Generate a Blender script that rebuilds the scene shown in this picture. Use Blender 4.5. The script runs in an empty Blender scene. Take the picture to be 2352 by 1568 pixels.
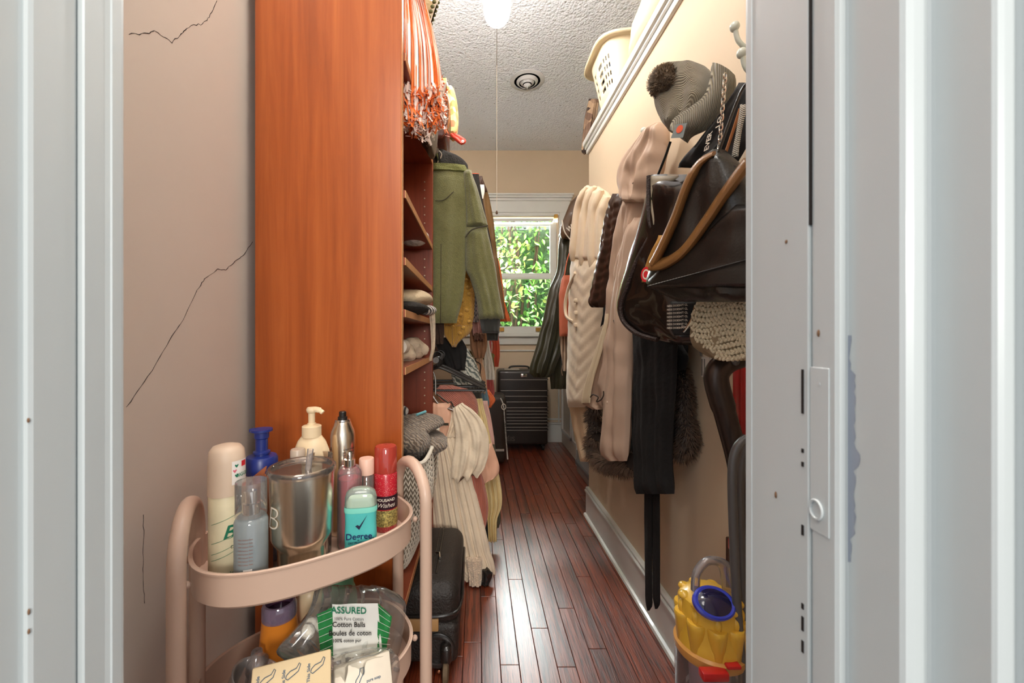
import bpy, bmesh, math, random
from mathutils import Vector, Matrix, noise
random.seed(7)
PI = math.pi
S = bpy.context.scene
COL = S.collection
# ---------------------------------------------------------------- camera, world, lights, exposure
F, CX, CY, H = 920.0, 1097.0, 772.0, 1.0          # focal length and principal point in photo pixels, eye height
cam = bpy.data.cameras.new('camera'); cam_o = bpy.data.objects.new('camera', cam); COL.objects.link(cam_o)
cam_o.location = (0, 0, H); cam_o.rotation_euler = (PI/2, 0, 0)
cam.sensor_width = 36; cam.lens = 36*F/2352; cam.clip_start = 0.02
cam.shift_x = (1176-CX)/2352; cam.shift_y = -(784-CY)/2352
cam.dof.use_dof = True; cam.dof.focus_distance = 1.5; cam.dof.aperture_fstop = 9
S.camera = cam_o
W = bpy.data.worlds.new('world'); S.world = W; W.use_nodes = True
bg = W.node_tree.nodes['Background']; bg.inputs[0].default_value = (.93, .96, 1.0, 1); bg.inputs[1].default_value = .34
def lamp(name, kind, loc, rot, energy, color, **k):
    l = bpy.data.lights.new(name, kind); l.energy = energy; l.color = color
    for a, b in k.items(): setattr(l, a, b)
    o = bpy.data.objects.new(name, l); o.location = loc; o.rotation_euler = rot; COL.objects.link(o); return o
lamp('sun', 'SUN', (0, -6, 9), (math.radians(38), 0, math.radians(-25)), 1.5, (1, .95, .86), angle=.02)
# overhead fill added out of view in the room behind the camera
lamp('overhead_fill', 'AREA', (-.1, -.75, 2.45), (math.radians(42), 0, 0), 9, (1, .93, .84), shape='DISK', size=1.2)
# frontal fill added in the same room, shining in through the doorway
lamp('frontal_fill', 'AREA', (.5, -2.2, 1.4), (math.radians(82), 0, math.radians(15)), 15, (1, .95, .88), shape='DISK', size=.6)
# daylight falling in through the window from the open sky above the shrub
lamp('window_daylight', 'AREA', (.35, 4.35, 2.55), (math.radians(-52), 0, 0), 230, (.93, .97, 1), shape='RECTANGLE', size=1.6, size_y=1.0)
vs = S.view_settings; vs.view_transform = 'Standard'; vs.look = 'None'; vs.exposure = 1.3; vs.gamma = 1; vs.use_curve_mapping = False
GLOBE_EMIT = 66.0; FILL_EMIT = 29.0
# ---------------------------------------------------------------- pixel helpers
def at(px, py, Y): return Vector(((px-CX)/F*Y, Y, H-(py-CY)/F*Y))
class PL:                                             # a vertical plane through two ground points
    def __init__(s, a, b):
        dx, dy = b[0]-a[0], b[1]-a[1]; l = math.hypot(dx, dy)
        n = Vector((dy/l, -dx/l, 0)); c = n.x*a[0]+n.y*a[1]
        if c > 0: n = -n; c = -c
        s.n, s.c = n, c                               # n points to the viewer's side
    def at(s, px, py, off=0):
        d = (px-CX)/F
        return at(px, py, (s.c+off)/(s.n.x*d+s.n.y))
def PY(Y): return PL((-1, Y), (1, Y))
def PX(X): return PL((X, 0), (X, 3))
def C(r, g, b):
    f = lambda v: (v/255/12.92) if v/255 <= .04045 else ((v/255+.055)/1.055)**2.4
    return (f(r), f(g), f(b), 1)
# ---------------------------------------------------------------- materials
MC = {}
def nt_new(name):
    m = bpy.data.materials.new(name); m.use_nodes = True; t = m.node_tree; return m, t, t.nodes['Principled BSDF']
def N(t, kind, **k):
    n = t.nodes.new(kind)
    for a, b in k.items():
        if a in n.inputs: n.inputs[a].default_value = b
        else: setattr(n, a, b)
    return n
def coords(t, scale=(1, 1, 1), rnd=False):
    tc = N(t, 'ShaderNodeTexCoord'); mp = N(t, 'ShaderNodeMapping'); mp.inputs['Scale'].default_value = scale
    t.links.new(tc.outputs['Object'], mp.inputs[0])
    if rnd:
        oi = N(t, 'ShaderNodeObjectInfo'); mu = N(t, 'ShaderNodeMath', operation='MULTIPLY'); mu.inputs[1].default_value = 37.0
        t.links.new(oi.outputs['Random'], mu.inputs[0])
        cb = N(t, 'ShaderNodeCombineXYZ'); t.links.new(mu.outputs[0], cb.inputs[0]); t.links.new(mu.outputs[0], cb.inputs[1]); t.links.new(mu.outputs[0], cb.inputs[2])
        t.links.new(cb.outputs[0], mp.inputs['Location'])
    return mp.outputs[0]
def ramp(t, fac, stops):
    r = N(t, 'ShaderNodeValToRGB'); e = r.color_ramp.elements
    while len(e) < len(stops): e.new(.5)
    for i, (p, c) in enumerate(stops): e[i].position = p; e[i].color = c
    t.links.new(fac, r.inputs[0]); return r.outputs[0]
def bumpto(t, b, h, strength, dist=.01):
    n = N(t, 'ShaderNodeBump'); n.inputs['Strength'].default_value = strength; n.inputs['Distance'].default_value = dist
    t.links.new(h, n.inputs['Height']); t.links.new(n.outputs[0], b.inputs['Normal'])
def M(name, c, rough=.6, metal=0, var=.12, vs=6, bump=.0, bs=60, sheen=0, coat=0, emit=0, stretch=(1, 1, 1), spec=.5):
    if name in MC: return MC[name]
    m, t, b = nt_new(name); c = tuple(c[:3])+(1,)
    b.inputs['Roughness'].default_value = rough; b.inputs['Metallic'].default_value = metal
    b.inputs['Sheen Weight'].default_value = sheen; b.inputs['Coat Weight'].default_value = coat; b.inputs['Specular IOR Level'].default_value = spec
    v = coords(t, stretch)
    nz = N(t, 'ShaderNodeTexNoise', Scale=vs, Detail=4.0); t.links.new(v, nz.inputs['Vector'])
    lo = tuple(x*(1-var) for x in c[:3])+(1,); hi = tuple(min(1, x*(1+var)) for x in c[:3])+(1,)
    col = ramp(t, nz.outputs[0], [(.3, lo), (.7, hi)]); t.links.new(col, b.inputs['Base Color'])
    if emit: b.inputs['Emission Strength'].default_value = emit; b.inputs['Emission Color'].default_value = c
    if bump:
        n2 = N(t, 'ShaderNodeTexNoise', Scale=bs, Detail=3.0); t.links.new(v, n2.inputs['Vector']); bumpto(t, b, n2.outputs[0], bump)
    MC[name] = m; return m
def stripes(name, c1, c2, scale=60, axis='X', rough=.8, bump=.5, hard=False, dist=0, sheen=.3):
    if name in MC: return MC[name]
    m, t, b = nt_new(name); b.inputs['Roughness'].default_value = rough; b.inputs['Sheen Weight'].default_value = sheen
    v = coords(t); w = N(t, 'ShaderNodeTexWave', bands_direction=axis, Scale=scale, Distortion=dist); w.inputs['Detail Scale'].default_value = 2
    t.links.new(v, w.inputs['Vector'])
    t.links.new(ramp(t, w.outputs['Fac'], [(.47 if hard else .1, c1), (.53 if hard else .9, c2)]), b.inputs['Base Color'])
    bumpto(t, b, w.outputs['Fac'], bump, .004); MC[name] = m; return m
def clear(name, tint=(1, 1, 1), gloss=.12, rough=.05, haze=0):
    if name in MC: return MC[name]
    m = bpy.data.materials.new(name); m.use_nodes = True; t = m.node_tree; t.nodes.clear()
    out = N(t, 'ShaderNodeOutputMaterial'); tr = N(t, 'ShaderNodeBsdfTransparent'); tr.inputs[0].default_value = tuple(tint)+(1,)
    gl = N(t, 'ShaderNodeBsdfGlossy'); gl.inputs['Roughness'].default_value = rough
    fr = N(t, 'ShaderNodeFresnel', IOR=1.5); ad = N(t, 'ShaderNodeMath', operation='ADD'); ad.inputs[1].default_value = gloss*.4; ad.use_clamp = True
    t.links.new(fr.outputs[0], ad.inputs[0])
    mx = N(t, 'ShaderNodeMixShader'); t.links.new(ad.outputs[0], mx.inputs[0]); t.links.new(tr.outputs[0], mx.inputs[1]); t.links.new(gl.outputs[0], mx.inputs[2])
    last = mx.outputs[0]
    if haze:
        df = N(t, 'ShaderNodeBsdfDiffuse'); df.inputs[0].default_value = tuple(tint)+(1,)
        m2 = N(t, 'ShaderNodeMixShader'); m2.inputs[0].default_value = haze; t.links.new(last, m2.inputs[1]); t.links.new(df.outputs[0], m2.inputs[2]); last = m2.outputs[0]
    t.links.new(last, out.inputs[0]); MC[name] = m; return m
def wood(name, dark, mid, light, axis, rough=.35, rnd=False, bump=.15, coat=.2, fine=1.0, knots=True, coatr=.25, pores=0):
    if name in MC: return MC[name]
    m, t, b = nt_new(name); b.inputs['Roughness'].default_value = rough; b.inputs['Coat Weight'].default_value = coat; b.inputs['Coat Roughness'].default_value = coatr
    sc = {'X': (1.2, 26, 26), 'Y': (26, 1.2, 26), 'Z': (26, 26, 1.2)}[axis]
    v = coords(t, tuple(s*fine for s in sc), rnd)
    n1 = N(t, 'ShaderNodeTexNoise', Scale=1.6, Detail=6.0, Roughness=.65, Distortion=.6); t.links.new(v, n1.inputs['Vector'])
    v2 = coords(t, tuple(s*fine*.22 for s in sc), rnd)
    n2 = N(t, 'ShaderNodeTexNoise', Scale=1.3, Detail=2.0, Distortion=.4); t.links.new(v2, n2.inputs['Vector'])
    mu = N(t, 'ShaderNodeMath', operation='MULTIPLY'); mu.inputs[1].default_value = 16.0; t.links.new(n2.outputs[0], mu.inputs[0])
    sn = N(t, 'ShaderNodeMath', operation='SINE'); t.links.new(mu.outputs[0], sn.inputs[0])
    ma = N(t, 'ShaderNodeMath', operation='MULTIPLY_ADD'); ma.inputs[1].default_value = .13 if knots else .04; t.links.new(sn.outputs[0], ma.inputs[0]); t.links.new(n1.outputs[0], ma.inputs[2])
    colr = ramp(t, ma.outputs[0], [(.25, dark), (.48, mid), (.75, light)]); hh = ma.outputs[0]
    if pores:
        v3 = coords(t, tuple(s*fine*3.2 if s > 5 else s*fine*2.6 for s in sc), rnd); n3 = N(t, 'ShaderNodeTexNoise', Scale=1.5, Detail=3.0, Distortion=.8); t.links.new(v3, n3.inputs['Vector'])
        pf = ramp(t, n3.outputs[0], [(.36, (.22, .20, .2, 1)), (.50, (1, 1, 1, 1))])
        mx = N(t, 'ShaderNodeMix', data_type='RGBA', blend_type='MULTIPLY'); mx.inputs[0].default_value = pores; t.links.new(colr, mx.inputs[6]); t.links.new(pf, mx.inputs[7]); colr = mx.outputs[2]
        m2 = N(t, 'ShaderNodeMath', operation='MULTIPLY'); t.links.new(ma.outputs[0], m2.inputs[0]); t.links.new(pf, m2.inputs[1]); hh = m2.outputs[0]
    t.links.new(colr, b.inputs['Base Color'])
    bumpto(t, b, hh, bump, .004); MC[name] = m; return m
# ---------------------------------------------------------------- mesh helpers
def obj(name, bm, mat, parent=None, smooth=True, angle=None):
    me = bpy.data.meshes.new(name)
    bmesh.ops.recalc_face_normals(bm, faces=bm.faces[:])
    if parent is None:
        vs_ = [v.co for v in bm.verts]
        o0 = Vector(((min(v.x for v in vs_)+max(v.x for v in vs_))/2, (min(v.y for v in vs_)+max(v.y for v in vs_))/2, min(v.z for v in vs_)))
    else: o0 = parent.get('_o') and Vector(parent['_o']) or Vector((0, 0, 0))
    bmesh.ops.translate(bm, verts=bm.verts[:], vec=-o0)
    bm.to_mesh(me); bm.free()
    if smooth:
        for p in me.polygons: p.use_smooth = True
        me.set_sharp_from_angle(angle=math.radians(angle or 42))
    me.materials.append(mat)
    o = bpy.data.objects.new(name, me); COL.objects.link(o)
    if parent is None: o.location = o0; o['_o'] = tuple(o0)
    else: o.parent = parent; o['_o'] = tuple(o0)
    return o
def tag(o, label, cat, group=None):
    o['label'] = label; o['category'] = cat
    if group: o['group'] = group
    return o
def thing(name, label, cat, loc, group=None):
    o = bpy.data.objects.new(name, None); o.empty_display_size = .05; o.location = loc; o['_o'] = tuple(loc); COL.objects.link(o)
    return tag(o, label, cat, group)
def struct(name, bm, mat, parent=None, smooth=False):
    o = obj(name, bm, mat, parent, smooth)
    if parent is None: o['kind'] = 'structure'
    return o
def stuff(o): o['kind'] = 'stuff'; return o
def nb(): return bmesh.new()
def box(bm, lo, hi, bev=0, seg=2, mtx=None):
    r = bmesh.ops.create_cube(bm, size=1); vs_ = r['verts']
    c = (Vector(lo)+Vector(hi))/2; d = Vector(hi)-Vector(lo)
    for v in vs_: v.co = Vector((v.co.x*d.x, v.co.y*d.y, v.co.z*d.z))
    if bev:
        es = list({e for v in vs_ for e in v.link_edges}); 
        g = bmesh.ops.bevel(bm, geom=es, offset=bev, segments=seg, affect='EDGES', profile=.5)
        vs_ = list({v for f in g['faces'] for v in f.verts} | {v for v in vs_ if v.is_valid})
    for v in vs_:
        v.co = (mtx @ v.co if mtx else v.co) + c
    return bm
def B(lo, hi, bev=0, seg=2, mtx=None): return box(nb(), lo, hi, bev, seg, mtx)
def tube(bm, pts, r, seg=10, caps=True, flat=None):
    pts = [Vector(p) for p in pts]; rings = []; prev = None
    for i, p in enumerate(pts):
        d = (pts[min(i+1, len(pts)-1)]-pts[max(i-1, 0)]).normalized()
        if prev is None: u = d.orthogonal().normalized()
        else: u = (prev-d*prev.dot(d)).normalized()
        prev = u; w = d.cross(u); rr = r[i] if isinstance(r, (list, tuple)) else r
        rings.append([bm.verts.new(p+u*math.cos(2*PI*k/seg)*rr+w*math.sin(2*PI*k/seg)*rr*(flat or 1)) for k in range(seg)])
    for a, b in zip(rings, rings[1:]):
        for k in range(seg): bm.faces.new((a[k], a[(k+1) % seg], b[(k+1) % seg], b[k]))
    if caps: bm.faces.new(rings[0][::-1]); bm.faces.new(rings[-1])
    return bm
def smoothpts(pts, n=6, closed=False):
    P = [Vector(p) for p in pts]; out = []
    m = len(P)
    for i in range(m if closed else m-1):
        g = (lambda k: P[k % m]) if closed else (lambda k: P[max(0, min(m-1, k))])
        a, b, c, d = g(i-1), g(i), g(i+1), g(i+2)
        for j in range(n):
            t = j/n; out.append(.5*((2*b)+(c-a)*t+(2*a-5*b+4*c-d)*t*t+(3*b-a-3*c+d)*t**3))
    out.append(P[0] if closed else P[-1]); return out
def lathe(bm, prof, loc, seg=28, mtx=None, sx=1, sy=1, caps=True):
    loc = Vector(loc); rings = []
    for r, z in prof:
        ring = []
        for k in range(seg):
            a = 2*PI*k/seg; v = Vector((r*math.cos(a)*sx, r*math.sin(a)*sy, z))
            ring.append(bm.verts.new((mtx @ v if mtx else v)+loc))
        rings.append(ring)
    for a, b in zip(rings, rings[1:]):
        for k in range(seg): bm.faces.new((a[k], a[(k+1) % seg], b[(k+1) % seg], b[k]))
    if caps: bm.faces.new(rings[0][::-1]); bm.faces.new(rings[-1])
    return bm
def L(prof, loc, **k): return lathe(nb(), prof, loc, **k)
def T(pts, r, **k): return tube(nb(), pts, r, **k)
def prism(bm, pts, vec):                                # pts: 3-D polygon, swept by vec
    vec = Vector(vec); a = [bm.verts.new(Vector(p)) for p in pts]; b = [bm.verts.new(Vector(p)+vec) for p in pts]
    bm.faces.new(a); bm.faces.new(b[::-1]); n = len(a)
    for k in range(n): bm.faces.new((a[k], b[k], b[(k+1) % n], a[(k+1) % n]))
    return bm
def ball(bm, c, r, sx=1, sy=1, sz=1, u=14, v=9, mtx=None):
    g = bmesh.ops.create_uvsphere(bm, u_segments=u, v_segments=v, radius=r)
    for q in g['verts']:
        p = Vector((q.co.x*sx, q.co.y*sy, q.co.z*sz)); q.co = (mtx @ p if mtx else p)+Vector(c)
    return bm
def crom(vals, t):
    n = len(vals)-1; x = min(max(t, 0), .99999)*n; i = int(x); f = x-i
    a, b, c, d = vals[max(i-1, 0)], vals[i], vals[i+1], vals[min(i+2, n)]
    m1 = (c-a)/2; m2 = (d-b)/2
    return (2*f**3-3*f*f+1)*b+(f**3-2*f*f+f)*m1+(-2*f**3+3*f*f)*c+(f**3-f*f)*m2
def sheet(rows, pl, th=.03, fold=.005, nf=3, nr=40, nc=28, seed=1, quilt=0, qs=0, hem=0, tilt=0, lin=False, grow=.65, wr=.9):
    """cloth body: rows of photo pixels (y, left, right[, toward viewer]) on a vertical plane, closed, with folds"""
    bm = nb(); rnd = random.Random(seed); p1, p2, p3, p4 = [rnd.uniform(0, 6.28) for _ in range(4)]
    ys = [r[0] for r in rows]; xl = [r[1] for r in rows]; xr = [r[2] for r in rows]; of = [r[3] if len(r) > 3 else 0 for r in rows]
    # even spacing in y
    def interp(vals, y):
        for i in range(len(ys)-1):
            if y <= ys[i+1] or i == len(ys)-2:
                f = min(1, max(0, (y-ys[i])/(ys[i+1]-ys[i])))
                if lin: return vals[i]*(1-f)+vals[i+1]*f
                return crom(vals, (i+f)/(len(ys)-1))
    rings = []
    for j in range(nr+1):
        t = j/nr; y = ys[0]+(ys[-1]-ys[0])*t; ring = []
        a, b, o = interp(xl, y), interp(xr, y), interp(of, y)
        def pt(s, side):
            e = max(0.0, 1-(2*s-1)**2)**.5
            px = a+(b-a)*s
            yy = y+hem*t*math.sin(2*PI*nf*s+p1+.8)+tilt*(s-.5)*2
            f = fold*(1-grow+grow*t)*(math.sin(2*PI*nf*s+p1+1.3*math.sin(3*t+p2))+.5*math.sin(2*PI*nf*2.3*s+p3-2*t))
            f += fold*.8*noise.noise(Vector((s*3+p4, t*5, seed)))
            w0 = pl.at(px, yy, o); f += wr*fold*(noise.noise(w0*13+Vector((seed, 0, 0)))+.6*noise.noise(Vector((w0.x*34, w0.y*34, w0.z*20+seed))))
            q = max(.12, min(1, t/.07, (1-t)/.04))**.5
            if quilt: q *= .84+.16*abs(math.sin(PI*quilt*(t+qs*abs(s-.5)*2)))
            return w0+pl.n*(side*th/2*e*q+f*(.25+.75*e))
        for k in range(nc+1): ring.append(bm.verts.new(pt(k/nc, 1)))
        for k in range(nc-1, 0, -1): ring.append(bm.verts.new(pt(k/nc, -1)))
        rings.append(ring)
    m = len(rings[0])
    for r0, r1 in zip(rings, rings[1:]):
        for k in range(m): bm.faces.new((r0[k], r0[(k+1) % m], r1[(k+1) % m], r1[k]))
    bm.faces.new(rings[0][::-1]); bm.faces.new(rings[-1]); return bm
_tx = {}
def text2d(s, size=1.0, bold=False, shear=0.0):
    cu = bpy.data.curves.new('txt', 'FONT'); cu.body = s; cu.size = size; cu.align_x = 'CENTER'; cu.align_y = 'CENTER'; cu.shear = shear
    if bold: cu.offset = size*.018 if bold is True else bold*size
    cu.resolution_u = 3
    o = bpy.data.objects.new('txt', cu); COL.objects.link(o)
    dg = bpy.context.evaluated_depsgraph_get(); me = bpy.data.meshes.new_from_object(o.evaluated_get(dg))
    vs_ = [(v.co.x, v.co.y) for v in me.vertices]; fs = [tuple(p.vertices) for p in me.polygons]
    bpy.data.objects.remove(o); bpy.data.curves.remove(cu); bpy.data.meshes.remove(me); return vs_, fs
def text(name, s, size, mapf, mat, parent, bold=False, shear=0.0, sx=1.0):
    vs_, fs = text2d(s, size, bold, shear); bm = nb(); vv = [bm.verts.new(mapf(x*sx, y)) for x, y in vs_]
    for f in fs:
        try: bm.faces.new([vv[i] for i in f])
        except ValueError: pass
    return obj(name, bm, mat, parent, False)
def cylmap(c, r, z0, a0=0, face=None):                  # writing around an upright cylinder, a0 turns it to the right
    c = Vector(c); f = Vector((-c.x, -c.y, 0)).normalized() if face is None else Vector(face); rt = Vector((-f.y, f.x, 0))
    def g(x, y):
        a = a0+x/r; rr = r+.0006
        return Vector((c.x, c.y, 0))+f*math.cos(a)*rr+rt*math.sin(a)*rr+Vector((0, 0, z0+y))
    return g
def planemap(o, u, v, off=.0006):
    o, u, v = Vector(o), Vector(u).normalized(), Vector(v).normalized(); n = u.cross(v)
    return lambda x, y: o+u*x+v*y+n*off
def copytree(o, dloc, label=None):
    c = o.copy(); COL.objects.link(c); c.location = o.location+Vector(dloc)
    if label: c['label'] = label
    for ch in o.children:
        d = ch.copy(); COL.objects.link(d); d.parent = c
        for g in ch.children: e = g.copy(); COL.objects.link(e); e.parent = d
    return c
# ================================================================ THE SETTING
CEIL, BACK, XL, XR, XF = 2.757, 3.79, -.56, .62, 1.15
plaster = M('plaster_warm', C(214, 193, 165), .7, var=.03, vs=2.5, bump=.06, bs=28)
plaster_l = M('plaster_pale', C(218, 209, 198), .7, var=.03, vs=2.5, bump=.06, bs=28)
paint = M('white_gloss_paint', C(222, 222, 216), .33, var=.035, vs=5, bump=.10, bs=16, coat=.2)
jpaint = M('jamb_paint', C(200, 207, 208), .36, var=.05, vs=6, bump=.14, bs=9, stretch=(1, 1, .25), coat=.15)
chip = M('bare_chipped_wood', C(124, 92, 66), .8)
dark = M('dark_gap', C(28, 20, 17), .9)
m, t, b = nt_new('stippled_ceiling'); MC['ceil'] = m; b.inputs['Roughness'].default_value = .9
v = coords(t); nz = N(t, 'ShaderNodeTexNoise', Scale=46.0, Detail=3.0, Roughness=.6); t.links.new(v, nz.inputs['Vector'])
vo = N(t, 'ShaderNodeTexVoronoi', Scale=75.0); t.links.new(v, vo.inputs['Vector'])
ad = N(t, 'ShaderNodeMath', operation='MULTIPLY_ADD'); ad.inputs[1].default_value = -.7; t.links.new(vo.outputs[0], ad.inputs[0]); t.links.new(nz.outputs[0], ad.inputs[2])
bumpto(t, b, ad.outputs[0], .75, .012)
sp = N(t, 'ShaderNodeTexNoise', Scale=34.0, Detail=5.0); t.links.new(v, sp.inputs['Vector'])
t.links.new(ramp(t, sp.outputs[0], [(.27, C(178, 178, 178)), (.34, C(240, 244, 250))]), b.inputs['Base Color'])
plank_m = wood('oak_floor_board', C(58, 22, 10), C(114, 46, 22), C(150, 68, 36), 'Y', rough=.42, rnd=True, bump=.45, coat=1.0, fine=2.0, coatr=.33, pores=.8)
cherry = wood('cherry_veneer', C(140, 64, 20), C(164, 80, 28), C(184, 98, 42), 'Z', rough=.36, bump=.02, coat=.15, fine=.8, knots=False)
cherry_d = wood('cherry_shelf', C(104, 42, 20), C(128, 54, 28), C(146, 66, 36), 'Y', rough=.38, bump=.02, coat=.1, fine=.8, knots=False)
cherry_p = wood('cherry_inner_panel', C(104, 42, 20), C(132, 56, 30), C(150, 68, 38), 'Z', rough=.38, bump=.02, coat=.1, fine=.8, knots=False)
band = M('pale_edge_banding', C(196, 140, 92), .5)

fl = struct('floor', B((-1.6, -3, -.06), (1.2, 3.95, -.014)), dark)
pw = .0572; meshes = {}; rp = random.Random(3)
x = XL
while x < XF:
    y = .42-rp.random()*.3
    while y < BACK:
        ln = min(rp.choice([.45, .6, .75, .9, 1.05, 1.25]), BACK-y)
        if ln > .04:
            k = round(ln, 3)
            if k not in meshes:
                bm = B((-pw/2+.0007, -ln/2+.0008, -.012), (pw/2-.0007, ln/2-.0008, 0), .0012, 1)
                me = bpy.data.meshes.new('plank'); bm.to_mesh(me); bm.free(); me.materials.append(plank_m); meshes[k] = me
            o = bpy.data.objects.new('plank', meshes[k]); COL.objects.link(o); o.parent = fl
            o.location = Vector((x+pw/2, y+ln/2, 0))-Vector(fl['_o'])
        y += ln
    x += pw
struct('ceiling', B((-1.6, -3, CEIL), (1.25, 3.95, CEIL+.1)), MC['ceil'])
wl = struct('wall_left', B((XL-.1, .30, 0), (XL, BACK, CEIL)), plaster_l)
def crack(pts, w=.0014):
    bm = nb(); rr = random.Random(len(pts)); P = []
    for i in range(len(pts)-1):
        a, c = Vector(pts[i]), Vector(pts[i+1])
        for k in range(6): P.append(a+(c-a)*k/6+Vector((0, rr.uniform(-1, 1), rr.uniform(-1, 1)))*.0012)
    P.append(Vector(pts[-1])); tube(bm, P, [w*rr.uniform(.25, .6) for _ in P], 5)
    o = obj('crack', bm, dark, wl, False); o['label'] = 'thin dark crack in the plaster'; return o
pxl = PX(XL)
crack([pxl.at(*p) for p in [(296, 79), (340, 76), (356, 71), (394, 97), (420, 75), (437, 59), (465, 55), (480, 40), (498, 2)]])
crack([pxl.at(*p) for p in [(290, 935), (340, 865), (390, 780), (420, 735), (450, 670), (470, 640), (500, 618), (518, 620), (540, 600), (560, 585), (580, 555)]])
crack([pxl.at(*p) for p in [(330, 1180), (329, 1260), (328, 1330), (332, 1385)]], .001)
# back wall round the window opening
def bx(px, py): return at(px, py, BACK)
g0, g1 = bx(1078, 497), bx(1281, 768); bm = nb()
box(bm, (XL, BACK, 0), (g0.x, BACK+.12, CEIL)); box(bm, (g1.x, BACK, 0), (XF+.1, BACK+.12, CEIL))
box(bm, (g0.x, BACK, g0.z), (g1.x, BACK+.12, CEIL)); box(bm, (g0.x, BACK, 0), (g1.x, BACK+.12, g1.z))
struct('wall_back', bm, plaster)
wn = thing('window_1', '', '', (g0.x+.4, BACK, g1.z)); del wn['label']; del wn['category']; wn['kind'] = 'structure'
def pbox(pa, pb, y0, y1, bev=.002): a, c = bx(*pa), bx(*pb); return B((min(a.x, c.x), y0, min(a.z, c.z)), (max(a.x, c.x), y1, max(a.z, c.z)), bev, 1)
obj('casing_header', pbox((1050, 462), (1308, 489), BACK-.022, BACK), paint, wn, False)
bm = nb()
for i, (ya, yb, d) in enumerate([(448, 452, .06), (452, 457, .05), (457, 463, .035)]):
    a, c = bx(1044-2*(2-i), ya), bx(1313+2*(1-i), yb); box(bm, (a.x, BACK-d, c.z), (c.x, BACK, a.z), .003, 1)
obj('cornice', bm, paint, wn, False)
obj('casing', pbox((1284, 489), (1308, 772), BACK-.022, BACK), paint, wn, False)
obj('casing', pbox((1050, 489), (1075, 772), BACK-.022, BACK), paint, wn, False)
obj('stop_bead', pbox((1075, 489), (1284, 496), BACK-.018, BACK+.02, .004), paint, wn, False)
obj('shade_bracket', pbox((1272, 494), (1280, 502), BACK-.03, BACK+.01), M('brass', C(190, 150, 80), .35, 1), wn, False)
obj('roller_rail', pbox((1078, 500), (1272, 506), BACK+.02, BACK+.035, .003), paint, wn, False)
def sash(pt, pb_, y0, name, rail_b):
    bm = nb()
    for A, Bq in [((1078, pt), (1100, pb_)), ((1266, pt), (1281, pb_)), ((1100, pt), (1266, pt+8)), ((1100, pb_-rail_b), (1266, pb_))]:
        a, c = bx(*A), bx(*Bq); box(bm, (a.x, y0, c.z), (c.x, y0+.03, a.z), .003, 1)
    s = obj(name, bm, paint, wn, False)
    obj('pane', pbox((1099, pt+7), (1267, pb_-rail_b+1), y0+.012, y0+.016, 0), clear('window_glass', (.97, 1, .98), .06), s, False)
    return s
sash(506, 634, BACK+.055, 'upper_sash', 9)
ls = sash(632, 766, BACK+.02, 'lower_sash', 17)
for px in (1151, 1238):
    bm = pbox((px-7, 752), (px+7, 761), BACK+.006, BACK+.022, .002); o = obj('sash_lift', bm, M('brass', C(190, 150, 80), .35, 1), ls, False)
obj('window_sill', pbox((1040, 765), (1320, 773), BACK-.05, BACK+.03, .004), paint, wn, False)
obj('apron', pbox((1055, 773), (1305, 791), BACK-.02, BACK, .004), paint, wn, False)
bm = nb(); box(bm, (XL, BACK-.018, 0), (.8, BACK, .17), .004, 1); box(bm, (XL, BACK-.026, .17), (.8, BACK, .19), .004, 1)
struct('baseboard_back', bm, paint)
a = bx(1263, 868); c = bx(1289, 968); bm = nb()
box(bm, (a.x-.3, BACK-.008, .21), (c.x, BACK, .225)); box(bm, (c.x-.03, BACK-.012, .19), (c.x-.018, BACK, .68)); box(bm, (a.x-.9, BACK-.012, .86), (c.x, BACK, .872))
struct('trim_back', bm, paint)
# right partition: a low boxed wall with a ledge on top, and a recessed one beyond it
LEDGE = 2.055
struct('wall_right', B((XR, .37, 0), (XF, 2.235, LEDGE), .004, 1), plaster)
struct('wall_right_outer', B((XF, .37, 0), (XF+.1, BACK, CEIL)), plaster)
struct('wall_right_recess', B((.79, 2.235, 0), (XF, 3.76, 1.93), .004, 1), M('cabinet_paint', C(222, 214, 200), .5, var=.03))
bm = nb(); box(bm, (.60, .37, LEDGE-.012), (.70, 2.25, LEDGE+.004), .004, 1); box(bm, (.588, .37, LEDGE+.002), (XF, 2.255, LEDGE+.036), .01, 2); box(bm, (.607, .37, LEDGE-.04), (.64, 2.245, LEDGE-.012), .006, 2)
struct('trim_ledge', bm, paint)
bm = nb(); box(bm, (.76, 2.24, 1.93), (XF, 3.78, 1.965), .006, 1)
struct('trim_recess', bm, paint)
def baseboard(name, x, y0, y1):
    bm = nb(); box(bm, (x-.016, y0, 0), (x+.02, y1, .135), .002, 1); box(bm, (x-.024, y0, .135), (x+.02, y1, .150), .004, 1); box(bm, (x-.018, y0, .150), (x+.02, y1, .163), .004, 1)
    tube(bm, [(x-.018, y0, .006), (x-.018, y1, .006)], .012, 8); return struct(name, bm, paint, None, True)
baseboard('baseboard_right', XR, .38, 2.238)
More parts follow.
